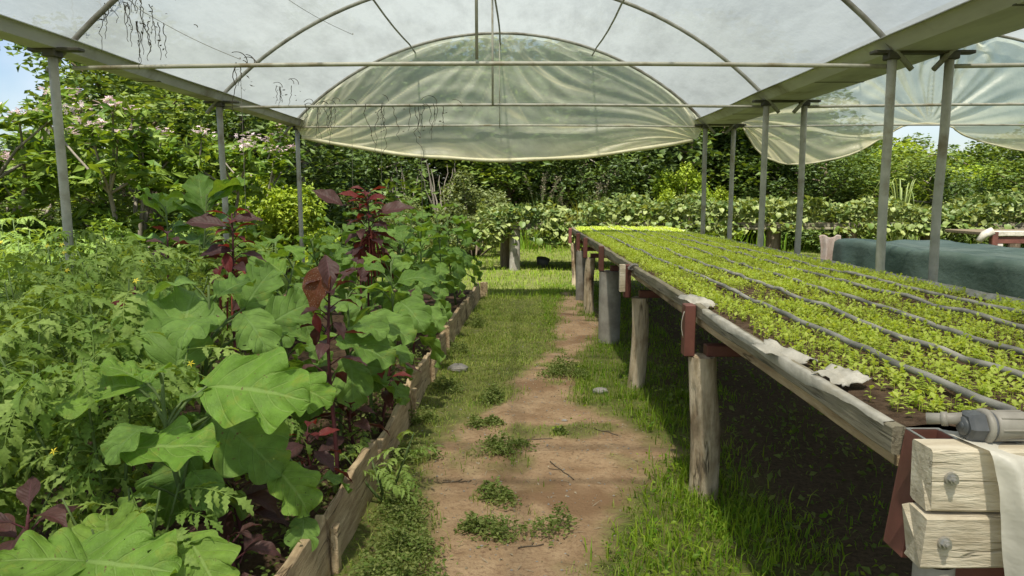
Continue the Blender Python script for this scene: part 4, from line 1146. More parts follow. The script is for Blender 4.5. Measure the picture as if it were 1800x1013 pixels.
# ------------------------------------------------------------------ plank edging of the bed
edge = empty('bed_edging', (-0.75, 6.0, 0), 0, 'ragged line of upright boards holding the raised bed beside the path', 'edging')
EP = [((-0.772, 1.2), (-0.765, 2.65), 0.250, 0.02), ((-0.765, 2.66), (-0.750, 3.66), 0.225, 0.04), ((-0.742, 3.62), (-0.742, 4.62), 0.205, 0.025), ((-0.752, 4.58), (-0.738, 5.62), 0.215, 0.035),
      ((-0.735, 5.6), (-0.722, 6.75), 0.225, 0.025), ((-0.712, 6.7), (-0.672, 8.55), 0.235, 0.01), ((-0.666, 8.5), (-0.612, 10.45), 0.230, 0.02)]
for k, (a, b, h, rag) in enumerate(EP):
    n = 48
    t = np.linspace(0, 1, n)
    x = a[0] + (b[0] - a[0]) * t; y = a[1] + (b[1] - a[1]) * t
    top = h + rag * 1.8 * vnoise(y, 0 * y, 40 + k, 3, 2.5) - rag * 2.2 * smooth(0.4, 0.6, vnoise(y, 0 * y + 4, 50 + k, 2, 5.0))
    th = 0.036; b_ = 0.004
    prof = [(-th / 2, -0.05, 0), (-th / 2, 1, -b_), (-th / 2 + b_, 1, 0), (th / 2 - b_, 1, 0), (th / 2, 1, -b_), (th / 2, -0.05, 0), (-th / 2, -0.05, 0)]
    P = np.zeros((n, 7, 3))
    for j, (px, pz, dz) in enumerate(prof):
        P[:, j, 0] = x + px + 0.003 * vnoise(y, 0 * y + j, 60 + k, 2, 4.0) + (0.03 * (pz > 0) if k == 0 else 0.02 * (pz > 0)) * -1
        P[:, j, 1] = y; P[:, j, 2] = (top + dz) if pz == 1 else pz
    mb = MB(); mb.grid(P - np.array((-0.75, 6.0, 0)))
    for e in (0, -1):
        ring = P[e][:-1] - np.array((-0.75, 6.0, 0)); c = ring.mean(0)
        mb.add(np.concatenate([ring, c[None]]), None, [(6, i, (i + 1) % 6) for i in range(6)])
    mb.obj('plank', M['wood'], edge)
mb = MB(); mb.box((0.20, 4.50, 0.10), (0.11, 0.04, 0.25), 0.005); mb.obj('plank', M['wood'], edge)
for (x, y, h) in [(-0.700, 6.72, 0.25), (-0.712, 4.60, 0.22), (-0.708, 5.61, 0.23), (-0.738, 2.66, 0.2)]:
    mb = MB(); mb.box((x + 0.75, y - 6.0, h / 2 - 0.03), (0.030, 0.05, h + 0.06), 0.004); mb.obj('stake', M['wood'], edge)

# ------------------------------------------------------------------ grass and ground clutter
def blades(x, y, L, W, rg, tint, bend=0.6):
    """grass blades, three triangles each"""
    n = len(x)
    az = rg.uniform(0, 6.283, n); le = rg.uniform(0.15, 1.0, n) * bend
    d = np.stack([np.cos(az), np.sin(az), 0 * az], -1); p = np.stack([-np.sin(az), np.cos(az), 0 * az], -1)
    b = np.stack([x, y, gz(x, y) - 0.004], -1)
    up = np.array((0, 0, 1.0))
    m = b + d * (L * np.sin(le * 0.5) * 0.55)[:, None] + up * (L * np.cos(le * 0.5) * 0.55)[:, None]
    t = m + d * (L * np.sin(le * 1.5) * 0.5)[:, None] + up * (L * np.cos(le * 1.5) * 0.5)[:, None]
    w = W[:, None] / 2
    V = np.stack([b - p * w, b + p * w, m - p * w * 0.8, m + p * w * 0.8, t], 1).reshape(-1, 3)
    o = np.arange(n)[:, None] * 5
    T = np.concatenate([o + np.array([[0, 1, 3]]), o + np.array([[0, 3, 2]]), o + np.array([[2, 3, 4]])])
    return V, T, np.repeat(tint, 5)

def scatter(n, x0, x1, y0, y1, keep, rg):
    x = rg.uniform(x0, x1, n); y = rg.uniform(y0, y1, n)
    k = rg.random(n) < keep(x, y)
    return x[k], y[k]

def make_grass(name, mat, sets):
    V, T, C, n = [], [], [], 0
    for (v, t, c) in sets:
        V.append(v); T.append(t + n); C.append(c); n += len(v)
    o = link(name, mesh_np(name, np.concatenate(V), np.concatenate(T), M[mat], False, np.concatenate(C)))
    return prop(o, kind='stuff')

rg = np.random.default_rng(5)
edge_x = lambda y: np.interp(y, [0, 2.87, 6.2, 8.5, 10.6, 12], [-0.745, -0.745, -0.715, -0.645, -0.58, -3])
turf = lambda x, y: (1 - dirt(x, y)) * (x > edge_x(y)) * np.clip(0.75 + 0.7 * vnoise(x, y, 15, 3, 2.2), 0.05, 1)
sets = []
# lush clump by the near bench leg
lush = lambda x, y: turf(x, y) * np.clip(0.65 + 0.9 * vnoise(x, y, 65, 2, 3.5), 0, 1) * smooth(0.0, 0.45, x - np.interp(y, [2, 3, 4, 5, 6], [0.1, 0.25, 0.7, 0.45, 0.5])) * (1 - smooth(1.0, 1.45, x))
x, y = scatter(30000, 0.0, 2.2, 2.1, 5.2, lush, rg)
sets.append(blades(x, y, rg.uniform(0.04, 0.125, len(x)), rg.uniform(0.003, 0.009, len(x)), rg, np.clip(rg.normal(0.95, 0.3, len(x)), 0.4, 1.5), 1.25))
x, y = scatter(16000, 0.3, 1.6, 5.0, 12.0, turf, rg)
sets.append(blades(x, y, rg.uniform(0.03, 0.09, len(x)), rg.uniform(0.003, 0.007, len(x)), rg, rg.uniform(0.4, 1.2, len(x)), 0.9))
# under the bench
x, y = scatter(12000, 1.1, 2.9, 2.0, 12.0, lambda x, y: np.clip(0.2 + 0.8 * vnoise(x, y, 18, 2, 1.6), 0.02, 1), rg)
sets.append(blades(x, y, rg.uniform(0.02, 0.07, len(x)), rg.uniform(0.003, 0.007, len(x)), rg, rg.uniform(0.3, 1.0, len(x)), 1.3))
# beyond the bench and the bed
x, y = scatter(80000, -3, 15, 10.2, 24, lambda x, y: turf(x, y) * (1 - 0.5 * smooth(15, 22, y)), rg)
sets.append(blades(x, y, rg.uniform(0.04, 0.11, len(x)), rg.uniform(0.006, 0.014, len(x)), rg, rg.uniform(0.7, 1.5, len(x)), 0.9))
x, y = scatter(9000, 2.8, 5.0, 3.0, 11, lambda x, y: 0.9 + 0 * x, rg)
sets.append(blades(x, y, rg.uniform(0.05, 0.16, len(x)), rg.uniform(0.005, 0.010, len(x)), rg, rg.uniform(0.5, 1.3, len(x)), 0.9))
make_grass('lawn_grass', 'grass', sets)
# short dry turf on the left side of the path
sets = []
x, y = scatter(42000, -0.75, 0.6, 2.2, 11.5, lambda x, y: turf(x, y) * (0.35 + 0.65 * smooth(4.6, 5.6, y)), rg)
sets.append(blades(x, y, rg.uniform(0.018, 0.055, len(x)), rg.uniform(0.003, 0.0065, len(x)), rg, np.clip(rg.normal(0.85, 0.25, len(x)), 0.4, 1.5), 1.4))
make_grass('path_turf', 'drygrass', sets)
sets = []
x, y = scatter(17000, -0.75, 0.7, 3.5, 11.8, lambda x, y: turf(x, y) * np.clip(0.3 + 0.9 * vnoise(x, y, 25, 3, 1.8), 0, 1), rg)
sets.append(blades(x, y, rg.uniform(0.02, 0.07, len(x)), rg.uniform(0.003, 0.006, len(x)), rg, rg.uniform(0.5, 1.1, len(x)), 1.1))
make_grass('green_turf', 'grass', sets)

def leafclump(n, r, hgt, L, rg, tint=(0.4, 1.4)):
    """small oval leaves of a low weed, growing from a few uneven crowns"""
    k = 7
    ca = rg.uniform(0, 6.283, k); cq = r * rg.uniform(0.0, 0.95, k); cr = r * rg.uniform(0.22, 0.5, k); ch = hgt * rg.uniform(0.45, 1.3, k)
    w = rg.integers(0, k, n)
    d = rg.normal(size=(n, 2)) * 0.55
    q = np.hypot(d[:, 0], d[:, 1])
    c = np.stack([np.cos(ca[w]) * cq[w] + d[:, 0] * cr[w], np.sin(ca[w]) * cq[w] + d[:, 1] * cr[w], ch[w] * rg.uniform(0.08, 1, n) * np.exp(-q ** 2 * 0.9) + 0.006], -1)
    return leafcards(c, L * rg.uniform(0.5, 1.25, n), 0.5, rg, rg.uniform(*tint, n), 0.35)

def leafcards(c, L, wr, rg, tint, upb=0.5, droop=None):
    """folded diamond leaves: 4 triangles each, at centres c"""
    n = len(c)
    d = rg.normal(size=(n, 3)); d[:, 2] *= 0.55
    if droop is not None: d[:, 2] = droop + rg.normal(0, 0.25, n)
    d /= np.linalg.norm(d, axis=1)[:, None]
    nr = rg.normal(size=(n, 3)) * 0.6; nr[:, 2] += upb
    s = np.cross(d, nr); s /= np.linalg.norm(s, axis=1)[:, None] + 1e-9
    u = np.cross(s, d)
    L = np.broadcast_to(np.asarray(L, float), (n,))[:, None]; W = L * wr / 2
    b = c - d * L * 0.5
    V = np.stack([b, b + d * L * 0.42 + s * W + u * W * 0.35, b + d * L * 0.5, b + d * L * 0.42 - s * W + u * W * 0.35, b + d * L - u * L * 0.12], 1).reshape(-1, 3)
    o = np.arange(n)[:, None] * 5
    T = np.concatenate([o + np.array([[0, 1, 2]]), o + np.array([[0, 2, 3]]), o + np.array([[1, 4, 2]]), o + np.array([[2, 4, 3]])])
    return V, T, np.repeat(tint, 5)

tufts = [(-0.19, 5.10, 0.17, 0.085, 'weed tuft on the bare path, farthest of the path tufts'), (-0.20, 4.50, 0.12, 0.05, 'small weed tuft in the middle of the bare path below the farthest tuft'), (-0.12, 4.01, 0.15, 0.06, 'flat weed tuft on the bare path beside the spilling tomato'),
         (-0.13, 3.34, 0.12, 0.07, 'upright weed tuft on the near part of the bare path'), (-0.02, 3.05, 0.17, 0.07, 'widest low weed tuft across the nearest bare soil'), (0.32, 5.82, 0.20, 0.08, 'weed tuft at the edge of the lush grass near the bench posts'),
         (-0.47, 2.80, 0.20, 0.12, 'tallest straggly weed patch at the foot of the near plank'), (-0.52, 3.08, 0.17, 0.10, 'dense weed patch under the spilling tomato by the edging'), (-0.42, 2.52, 0.18, 0.10, 'olive weed patch at the bottom of the path beside the plank'), (0.24, 4.33, 0.05, 0.035, 'tiny sprig on the bare path near the cracked soil')]
tufts += [(-0.62, 3.85, 0.13, 0.09, 'weed patch at the board foot just beyond the spilling tomato'), (-0.62, 4.55, 0.11, 0.08, 'weed patch at the board foot before the first stake'), (-0.60, 5.30, 0.12, 0.07, 'weed patch at the board foot in front of the flat grey stone'),
          (-0.62, 6.7, 0.14, 0.09, 'weed patch at the board foot behind the flat grey stone'), (-0.50, 8.1, 0.16, 0.09, 'weed patch at the board foot near the far end of the edging')]
for k, (x, y, r, h, lb) in enumerate(tufts):
    root = empty('weed_tuft', (x, y, float(gz(np.array(x), np.array(y)))), 0, lb, 'weed', 'weed tufts on the path')
    rg2 = np.random.default_rng(70 + k)
    n = int(3600 * r * r / 0.03 * 0.35) + 120
    v, t, c = leafclump(n, r * 1.05, h * 1.5, 0.021, rg2)
    v[:, 0] *= 1.25
    link('foliage', mesh_np('weed_foliage', v, t, M['weed'], False, c), root)
    nb = 60
    a = rg2.uniform(0, 6.283, nb); q = np.sqrt(rg2.uniform(0, 1, nb)) * r
    v, t, c = blades(np.cos(a) * q * 1.1, np.sin(a) * q, rg2.uniform(0.03, 0.09, nb) * h / 0.08, np.full(nb, 0.004), rg2, rg2.uniform(0.4, 1.3, nb), 1.2)
    v[:, 2] -= np.repeat(gz(np.cos(a) * q * 1.1, np.sin(a) * q), 5)
    link('blades', mesh_np('weed_blades', v, t, M['drygrass'], False, c), root)['kind'] = 'stuff'
# low weeds in the bed along the edging
V = []
rg2 = np.random.default_rng(91)
cx_ = rg2.uniform(-1.25, -0.78, 2600); cy2 = rg2.uniform(1.7, 6.2, 2600)
cz2 = 0.13 + rg2.uniform(0, 0.17, 2600) * np.clip(0.6 + vnoise(cx_, cy2, 7, 2, 3), 0, 1)
v, t, c = leafcards(np.stack([cx_, cy2, cz2], -1), rg2.uniform(0.015, 0.042, 2600), 0.55, rg2, rg2.uniform(0.4, 1.4, 2600))
prop(link('bed_weeds', mesh_np('bed_weeds', v, t, M['weed'], False, c)), kind='stuff')

rg2 = np.random.default_rng(93)
x, y = scatter(16000, 0.2, 2.4, 2.2, 12, lambda x, y: np.maximum(lush(x, y), 0.35 * turf(x, y)) * np.clip(0.5 + 1.0 * vnoise(x, y, 75, 3, 2.5), 0, 1), rg2)
v, t, c = leafcards(np.stack([x, y, gz(x, y) + rg2.uniform(0.01, 0.07, len(x))], -1), rg2.uniform(0.018, 0.038, len(x)), 0.6, rg2, rg2.uniform(0.4, 1.4, len(x)), 0.8)
prop(link('clover', mesh_np('clover', v, t, M['grass'], False, c)), kind='stuff')
x, y = scatter(14000, -0.74, 0.5, 2.2, 11, lambda x, y: turf(x, y) * np.clip(0.2 + 1.0 * vnoise(x, y, 76, 3, 2.5), 0, 1), rg2)
v, t, c = leafcards(np.stack([x, y, gz(x, y) + rg2.uniform(0.006, 0.03, len(x))], -1), rg2.uniform(0.012, 0.026, len(x)), 0.55, rg2, rg2.uniform(0.4, 1.4, len(x)), 0.8)
prop(link('low_weeds', mesh_np('low_weeds', v, t, M['weed'], False, c)), kind='stuff')

rg2 = np.random.default_rng(94)
x, y = scatter(1500, -0.7, 1.0, 2.3, 9.0, lambda x, y: 0.25 + 0.75 * dirt(x, y), rg2)
n = len(x); r_ = rg2.uniform(0.002, 0.007, n)
oct_ = np.array([(1, 0, 0), (0, 1, 0), (-1, 0, 0), (0, -1, 0), (0, 0, 0.8), (0, 0, -0.8)])
V = (oct_[None] * (1 + 0.3 * rg2.normal(size=(n, 6, 1)))) * r_[:, None, None] + np.stack([x, y, gz(x, y) + r_ * 0.4], -1)[:, None]
T = np.array([(0, 1, 4), (1, 2, 4), (2, 3, 4), (3, 0, 4), (1, 0, 5), (2, 1, 5), (3, 2, 5), (0, 3, 5)])
prop(link('path_grit', mesh_np('path_grit', V.reshape(-1, 3), (np.arange(n)[:, None, None] * 6 + T[None]).reshape(-1, 3), M['stone'], False)), kind='stuff')
x, y = scatter(900, -0.7, 1.1, 2.3, 9.0, lambda x, y: 0.5 + 0 * x, rg2)
n = len(x)
v, t, c = leafcards(np.stack([x, y, gz(x, y) + 0.006], -1), rg2.uniform(0.03, 0.09, n), 0.05, rg2, rg2.uniform(0.6, 1.5, n), 1.0, 0.0)
prop(link('dry_straw', mesh_np('dry_straw', v, t, M['plume'], False, c)), kind='stuff')

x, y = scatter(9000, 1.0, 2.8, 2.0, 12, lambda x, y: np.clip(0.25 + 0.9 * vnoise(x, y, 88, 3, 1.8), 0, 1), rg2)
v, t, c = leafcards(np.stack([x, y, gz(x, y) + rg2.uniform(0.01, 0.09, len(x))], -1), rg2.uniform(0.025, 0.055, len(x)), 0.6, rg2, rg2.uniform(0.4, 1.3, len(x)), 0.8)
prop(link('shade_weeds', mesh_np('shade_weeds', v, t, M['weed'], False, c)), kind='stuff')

def rock(name, x, y, s, label, seed):
    n, m = 12, 8
    A, B = np.meshgrid(np.linspace(0, 2 * math.pi, n), np.linspace(0.02, math.pi - 0.02, m), indexing='ij')
    r = s * (1 + 0.25 * vnoise(np.cos(A) * 2 + seed, np.sin(A) * 2 + B, seed, 2, 1.0))
    P = np.stack([r * np.cos(A) * np.sin(B), 0.8 * r * np.sin(A) * np.sin(B), 0.5 * r * np.cos(B)], -1)
    P[-1] = P[0]
    mb = MB(); mb.grid(P); o = mb.obj(name, M['stone'], None, False)
    o.location = (x, y, float(gz(np.array(x), np.array(y))) + s * 0.22)
    prop(o, label, 'stone', 'stones by the path')
rock('stone', -0.545, 6.0, 0.085, 'flat grey stone in the turf next to the bed edging', 2)
rock('stone', 0.62, 5.3, 0.055, 'small grey stone half hidden in the lush grass by the bench', 5)
rock('stone', 0.30, 4.62, 0.02, 'tiny pale pebble on the bare soil', 8)
# twigs and crumbs on the soil
def twig(x, y, L, a, label, seed):
    rg2 = np.random.default_rng(seed)
    t = np.linspace(-0.5, 0.5, 9)
    px = x + t * L * math.cos(a) + 0.02 * L * np.cumsum(rg2.normal(size=9)) ; py = y + t * L * math.sin(a) + 0.03 * L * np.cumsum(rg2.normal(size=9))
    mb = MB(); mb.tube(np.stack([px, py, gz(px, py) + 0.004], -1), 0.003, 5)
    mb.tube(np.stack([px[4] + t[4:] * L * 0.5 * math.cos(a + 0.8), py[4] + t[4:] * L * 0.5 * math.sin(a + 0.8), gz(px[4:], py[4:]) + 0.006], -1), 0.002, 5)
    prop(mb.obj('twig', M['bark'], None, True), label, 'twig', 'twigs on the path')
twig(0.22, 3.72, 0.30, 2.0, 'crooked dark twig lying on the bare path near the middle', 1)
twig(0.06, 4.22, 0.28, 0.15, 'long thin twig lying across the path behind the crooked one', 2)
twig(0.05, 2.86, 0.14, 0.4, 'short twig by the widest weed tuft', 3)
twig(-0.33, 3.55, 0.16, 0.2, 'dry stalk on the soil under the spilling tomato', 4)
twig(0.55, 4.35, 0.18, -0.7, 'fine curved twig towards the bench side of the path', 5)
rg2 = np.random.default_rng(17)
n = 2200
x, y = scatter(n, -0.7, 1.1, 2.2, 9.0, dirt, rg2)
c = np.stack([x, y, gz(x, y) + 0.003], -1)
v, t, cc = leafcards(c, rg2.uniform(0.006, 0.02, len(x)), 0.6, rg2, rg2.uniform(0.6, 1.5, len(x)), 2.0)
prop(link('path_litter', mesh_np('path_litter', v, t, M['plume'], False, cc)), kind='stuff')

# ------------------------------------------------------------------ seedlings
def seedling_geo(rg, x, y, z, sc):
    n = len(x); V, T, C, off = [], [], [], 0
    for k in range(5):
        a = rg.uniform(0, 6.283, n); el = rg.uniform(-0.1, 0.5, n) if k < 4 else rg.uniform(0.6, 1.2, n)
        L = rg.uniform(0.012, 0.022, n) * sc
        h = (0.008 + 0.0042 * k) * sc * rg.uniform(0.7, 1.2, n)
        d = np.stack([np.cos(a) * np.cos(el), np.sin(a) * np.cos(el), np.sin(el)], -1)
        s = np.stack([-np.sin(a), np.cos(a), 0 * a], -1); u = np.cross(s, d) * -1
        b = np.stack([x, y, z + h], -1); W = (L * 0.33)[:, None]
        LL = L[:, None]
        v = np.stack([b, b + d * LL * 0.55 + s * W + u * W * 0.2, b + d * LL * 0.6, b + d * LL * 0.55 - s * W + u * W * 0.2, b + d * LL - u * LL * 0.12], 1).reshape(-1, 3)
        o = np.arange(n)[:, None] * 5 + off
        T += [o + np.array([[0, 1, 2]]), o + np.array([[0, 2, 3]]), o + np.array([[1, 4, 2]]), o + np.array([[2, 4, 3]])]
        V.append(v); C.append(np.repeat(rg.uniform(0.5, 1.4, n), 5)); off += n * 5
    # a thin upright stem
    w = 0.0016
    b = np.stack([x, y, z - 0.004], -1); tp = np.stack([x, y, z + 0.034 * sc], -1)
    v = np.stack([b - (w, 0, 0), b + (w, 0, 0), tp], 1).reshape(-1, 3)
    T.append(np.arange(n)[:, None] * 3 + off + np.array([[0, 1, 2]])); V.append(v); C.append(np.full(n * 3, 0.9))
    return np.concatenate(V), np.concatenate(T), np.concatenate(C)

rg = np.random.default_rng(23)
def seed_keep(x, y):
    bare = smooth(0.04, 0.20, (x - BX0) + 0.08 * vnoise(x, y, 3, 2, 3.0) - 0.06 * (1 - smooth(1.9, 3.2, y)) + 0.055)
    patch = np.clip(0.78 + 0.95 * vnoise(x, y, 13, 3, 2.4) + 0.35 * vnoise(x, y, 14, 2, 9.0), 0.08, 1)
    hose = np.ones_like(x)
    for k in range(5):
        hose = np.minimum(hose, np.clip(np.abs(x - hose_x(k, y)) / 0.034 - 0.5, 0.0, 1))
    return bare * (patch + (1 - patch) * smooth(4, 7, y)) * (hose + (1 - hose) * (0.08 + 0.45 * smooth(3.5, 8.0, y)))
x, y = scatter(50000, BX0 + 0.05, BX1 - 0.05, 1.66, BY1 - 0.08, lambda x, y: seed_keep(x, y) * (0.75 + 0.25 * smooth(2, 4, y)), rg)
z = soil_z(x, y)
near = np.argsort(y + 0.6 * (x - 0.9))[:280]
mask = np.ones(len(x), bool); mask[near] = False
v, t, c = seedling_geo(rg, x[mask], y[mask], z[mask], rg.uniform(0.6, 1.35, mask.sum()))
prop(link('seedling_carpet', mesh_np('seedling_carpet', v, t, M['seed'], False, c)), kind='stuff')
one = np.zeros(1)
SEEDM = []
for k in range(8):
    v, t, c = seedling_geo(np.random.default_rng(200 + k), one, one, one, np.ones(1) * 1.0)
    SEEDM.append(mesh_np('seedling', v, t, M['seed1'], False))
for i in near:
    o = link('seedling', SEEDM[i % 8])
    o.location = (x[i], y[i], z[i]); o.rotation_euler = (0, 0, rg.uniform(0, 6.28)); o.scale = (rg.uniform(0.8, 1.3),) * 3
    k = sum(x[i] > hose_x(q, y[i]) for q in range(5))
    prop(o, ['little bright green seedling in the strip along the path edge of the bench', 'little bright green seedling in the strip between the first and second drip hoses', 'little seedling in the strip between the second and middle drip hoses', 'little seedling in the strip past the middle drip hose', 'little seedling in the strip beyond the fourth drip hose', 'little seedling in the strip along the far edge of the bench'][int(k)], 'seedling', 'seedlings at the near end of the bench')

# ------------------------------------------------------------------ net covered bench in the next bay
nb_ = empty('net_covered_bench', (5.1, 6.0, 0), 0, 'long bench shrouded in dark green shade net in the next bay', 'bench')
NX0, NX1, NY0, NY1, NZ = 4.40, 5.88, 2.2, 9.95, 0.89
n1, n2 = 110, 44
yy = np.linspace(NY0, NY1, n1)
prof_u = np.concatenate([np.linspace(0, 0.34, 14), np.linspace(0.36, 0.64, 16), np.linspace(0.66, 1, 14)])
P = np.zeros((n1, n2, 3))
for j, u_ in enumerate(prof_u):
    if u_ <= 0.35:
        q = u_ / 0.35; bx0 = NX0 - 0.10 * (1 - q) ; z_ = 0.16 + (NZ - 0.16) * q ** 0.9
    elif u_ >= 0.65:
        q = (1 - u_) / 0.35; bx0 = NX1 + 0.10 * (1 - q); z_ = 0.16 + (NZ - 0.16) * q ** 0.9
    else:
        bx0 = NX0 + (NX1 - NX0) * (u_ - 0.35) / 0.30; z_ = NZ + 0.02 - 0.03 * math.sin((u_ - 0.35) / 0.3 * math.pi)
    side = 1 if u_ < 0.5 else -1
    hang = np.clip((NZ - z_) / 0.7, 0, 1)
    P[:, j, 0] = bx0 - side * (0.04 + 0.08 * hang) * np.sin(yy * 6.1 + 2.4 * np.sin(yy * 1.3) + hang) * hang - side * 0.05 * vnoise(yy, 0 * yy + u_ * 3, 3, 3, 1.2) * (0.3 + hang)
    P[:, j, 1] = yy
    P[:, j, 2] = z_ + 0.045 * vnoise(yy, 0 * yy + u_ * 9, 8, 4, 1.6) + 0.012 * np.abs(np.sin(yy * 1.5)) * (1 - hang)
mb = MB(); mb.grid(P - np.array((5.1, 6.0, 0)))
endp = []
for e in (0, -1):
    ring = P[e]; base = ring.copy(); base[:, 2] = np.minimum(base[:, 2], 0.2); base[:, 1] += (-0.08 if e == 0 else 0.06)
    mb.grid(np.stack([ring * (1 - q) + base * q for q in np.linspace(0, 1, 8)], 0) - np.array((5.1, 6.0, 0)))
net = mb.obj('net_cover', M['net'], nb_, True)
for (x_, y_) in [(4.5, 9.7), (5.78, 9.7), (4.5, 7.2), (5.78, 7.2), (4.5, 4.6), (5.78, 4.6), (4.5, 2.5), (5.78, 2.5)]:
    mb = MB(); mb.tube([(x_ - 5.1, y_ - 6.0, -0.1), (x_ - 5.1, y_ - 6.0, 0.80)], 0.055, 10); mb.obj('post', M['log'], nb_, True)
# pale pink cloth at its far corner
n = 24
u, v = np.meshgrid(np.linspace(0, 1, n), np.linspace(0, 1, n), indexing='ij')
P = np.stack([4.20 + u * 0.30 + 0.05 * np.sin(v * 2.5) * (1 - u), 9.98 + 0.05 * np.sin(u * 16 + v * 2) * (0.3 + v), 0.945 - v * 0.42 - 0.05 * u * v + 0.02 * np.sin(u * 9)], -1)
mb = MB(); mb.grid(P - np.array((4.3, 10.0, 0.5)))
o = mb.obj('draped_cloth', M['pink'], None, True); o.location = (4.3, 10.0, 0.5)
md = o.modifiers.new('thick', 'SOLIDIFY'); md.thickness = 0.006
prop(o, 'pale pinkish cloth hanging at the far corner of the green net', 'cloth')

# white capped bench farther right
wb = empty('white_edged_bench', (8.2, 12.4, 0), 0, 'bench end of red channel steel capped with a pale white plank', 'bench')
mb = MB(); mb.box((3.0, 0, 0.86), (6.0, 0.10, 0.09), 0.01); mb.obj('side_plank', M['liner'], wb)
mb = MB(); mb.tube([(0.0, -0.03, 0.90), (-0.12, 0.0, 0.84), (-0.22, 0.0, 0.72)], [0.075, 0.07, 0.05], 10); mb.obj('liner_flap', M['liner'], wb, True)
mb = MB(); mb.box((3.0, 0.02, 0.745), (6.0, 0.08, 0.12), 0.006); mb.obj('crossbeam', M['red'], wb)
mb = MB(); mb.box((0.02, -0.06, 0.76), (0.10, 0.05, 0.26), 0.006); mb.obj('bracket', M['red'], wb)
for xx in (0.10, 2.2, 4.4):
    mb = MB(); mb.tube([(xx, 0.02, -0.1), (xx, 0.02, 0.68)], [0.12, 0.11], 10); mb.obj('post', M['concrete'], wb, True)
mb = MB(); mb.box((3.0, 0.75, 0.84), (5.9, 1.4, 0.06), 0.01); mb.obj('bench_top', M['darkwood'], wb)

# ------------------------------------------------------------------ far vine bench
vb = empty('vine_bench', (6.5, 14.5, 0), 0, 'far mossy plank bench on dark stumps carrying the leafy vines', 'bench')
for k, x0_ in enumerate(np.arange(-0.35, 14, 2.4)):
    for (yy_, zz, hh) in [(14.40, 0.93, 0.07), (14.37, 0.86, 0.05)]:
        mb = MB(); mb.box((x0_ + 1.2 - 6.5, yy_ - 14.5, zz + R.normal(0, 0.008)), (2.39, 0.05, hh), 0.006); mb.obj('front_plank', M['greywood'], vb)
mb = MB(); mb.box((6.6 - 6.5, 15.15 - 14.5, 0.90), (14.2, 1.42, 0.05), 0.01); mb.obj('bench_top', M['darkwood'], vb)
for (x_, y_) in [(-0.12, 14.45), (-0.32, 15.0), (5.15, 14.5), (5.45, 15.2), (6.75, 14.5), (8.35, 14.5), (8.62, 15.1), (10.05, 14.5), (2.6, 14.6), (11.9, 14.5)]:
    mb = log_post(x_ - 6.5, y_ - 14.5, 0.115 + R.normal(0, 0.01), 0.82, int(x_ * 10) % 50 + 3, 'concrete'); mb.obj('post', M['concrete'] if x_ < 0.5 and y_ < 14.6 else M['bark'], vb, True)

VLEAF = []
for k in range(4):
    VLEAF.append(leaf_mesh('vine_leaf', M['vine1'], 1, 0.95, [0.45, 0.95, 1.0, 0.9, 0.62, 0.3, 0.02], 8, 5, 0.5 + 0.2 * k, 0.2, 0.1, 0.4, 0, 0, k))
vine = empty('leafy_vine', (6.5, 14.6, 0.95), 0, 'long low bank of pale broad leafed vines sprawling over the far bench', 'vine')
rgv = np.random.default_rng(61)
n = 12000
vx = rgv.uniform(-0.9, 14.2, n); vy = 14.25 + rgv.uniform(0, 1, n) ** 1.3 * 1.7
top = 1.28 + 0.42 * vnoise(vx, vy, 7, 4, 0.8) + 0.16 * smooth(8, 12, vx)
vz = 0.92 + (top - 0.92) * np.sqrt(rgv.uniform(0, 1, n))
hangm = rgv.uniform(0, 1, n) < np.clip(0.28 + 0.5 * vnoise(vx, 0 * vx, 31, 2, 0.8), 0.02, 0.6) * np.where(vx < 1.4, 1.6, 0.38)
vz = np.where(hangm, rgv.uniform(0.84, 1.0, n) - 0.38 * rgv.uniform(0, 1, n) ** 2 * np.where(vx < 1.4, 1.0, 0.45), vz)
vy = np.where(hangm, 14.18 + rgv.uniform(0, 0.18, n), vy)
c = np.stack([vx - 6.5, vy - 14.6, vz - 0.95], -1)
front = np.argsort(vy + R.uniform(0, 0.6, n))[:260]
msk = np.ones(n, bool); msk[front] = False
v, t, cc = leafcards(c[msk], rgv.uniform(0.06, 0.17, msk.sum()) , 0.85, rgv, np.clip(0.95 + 0.4 * vnoise(vx[msk], vy[msk], 44, 2, 1.0) + rgv.normal(0, 0.33, msk.sum()), 0.4, 1.5), 0.7)
o = link('foliage', mesh_np('vine_foliage', v, t, M['vine'], False, cc), vine); o['kind'] = 'stuff'
for i in front:
    az = rgv.normal(-1.57, 0.9); pitch = rgv.normal(-0.45, 0.35)
    tip = (math.cos(az) * math.cos(pitch), math.sin(az) * math.cos(pitch), math.sin(pitch))
    nr = (-math.cos(az) * math.sin(pitch) + rgv.normal(0, 0.2), -math.sin(az) * math.sin(pitch) - 0.2, math.cos(pitch))
    link('leaf', VLEAF[i % 4], vine, place(tip, nr, c[i] + np.array((0, -0.03, 0)), rgv.uniform(0.08, 0.155)))
mb = MB()
for k in range(40):
    x_ = rgv.uniform(-0.8, 14); z0_ = rgv.uniform(0.95, 1.3)
    tt = np.linspace(0, 1, 6)
    mb.tube(np.stack([x_ - 6.5 + 0.3 * (tt - 0.5) * rgv.normal(), -0.35 + 0.1 * tt, z0_ - 0.95 - 0.5 * tt ** 2 * rgv.uniform(0.2, 1)], -1), 0.006, 4)
mb.obj('stem', M['green_stem'], vine, True)['kind'] = 'stuff'
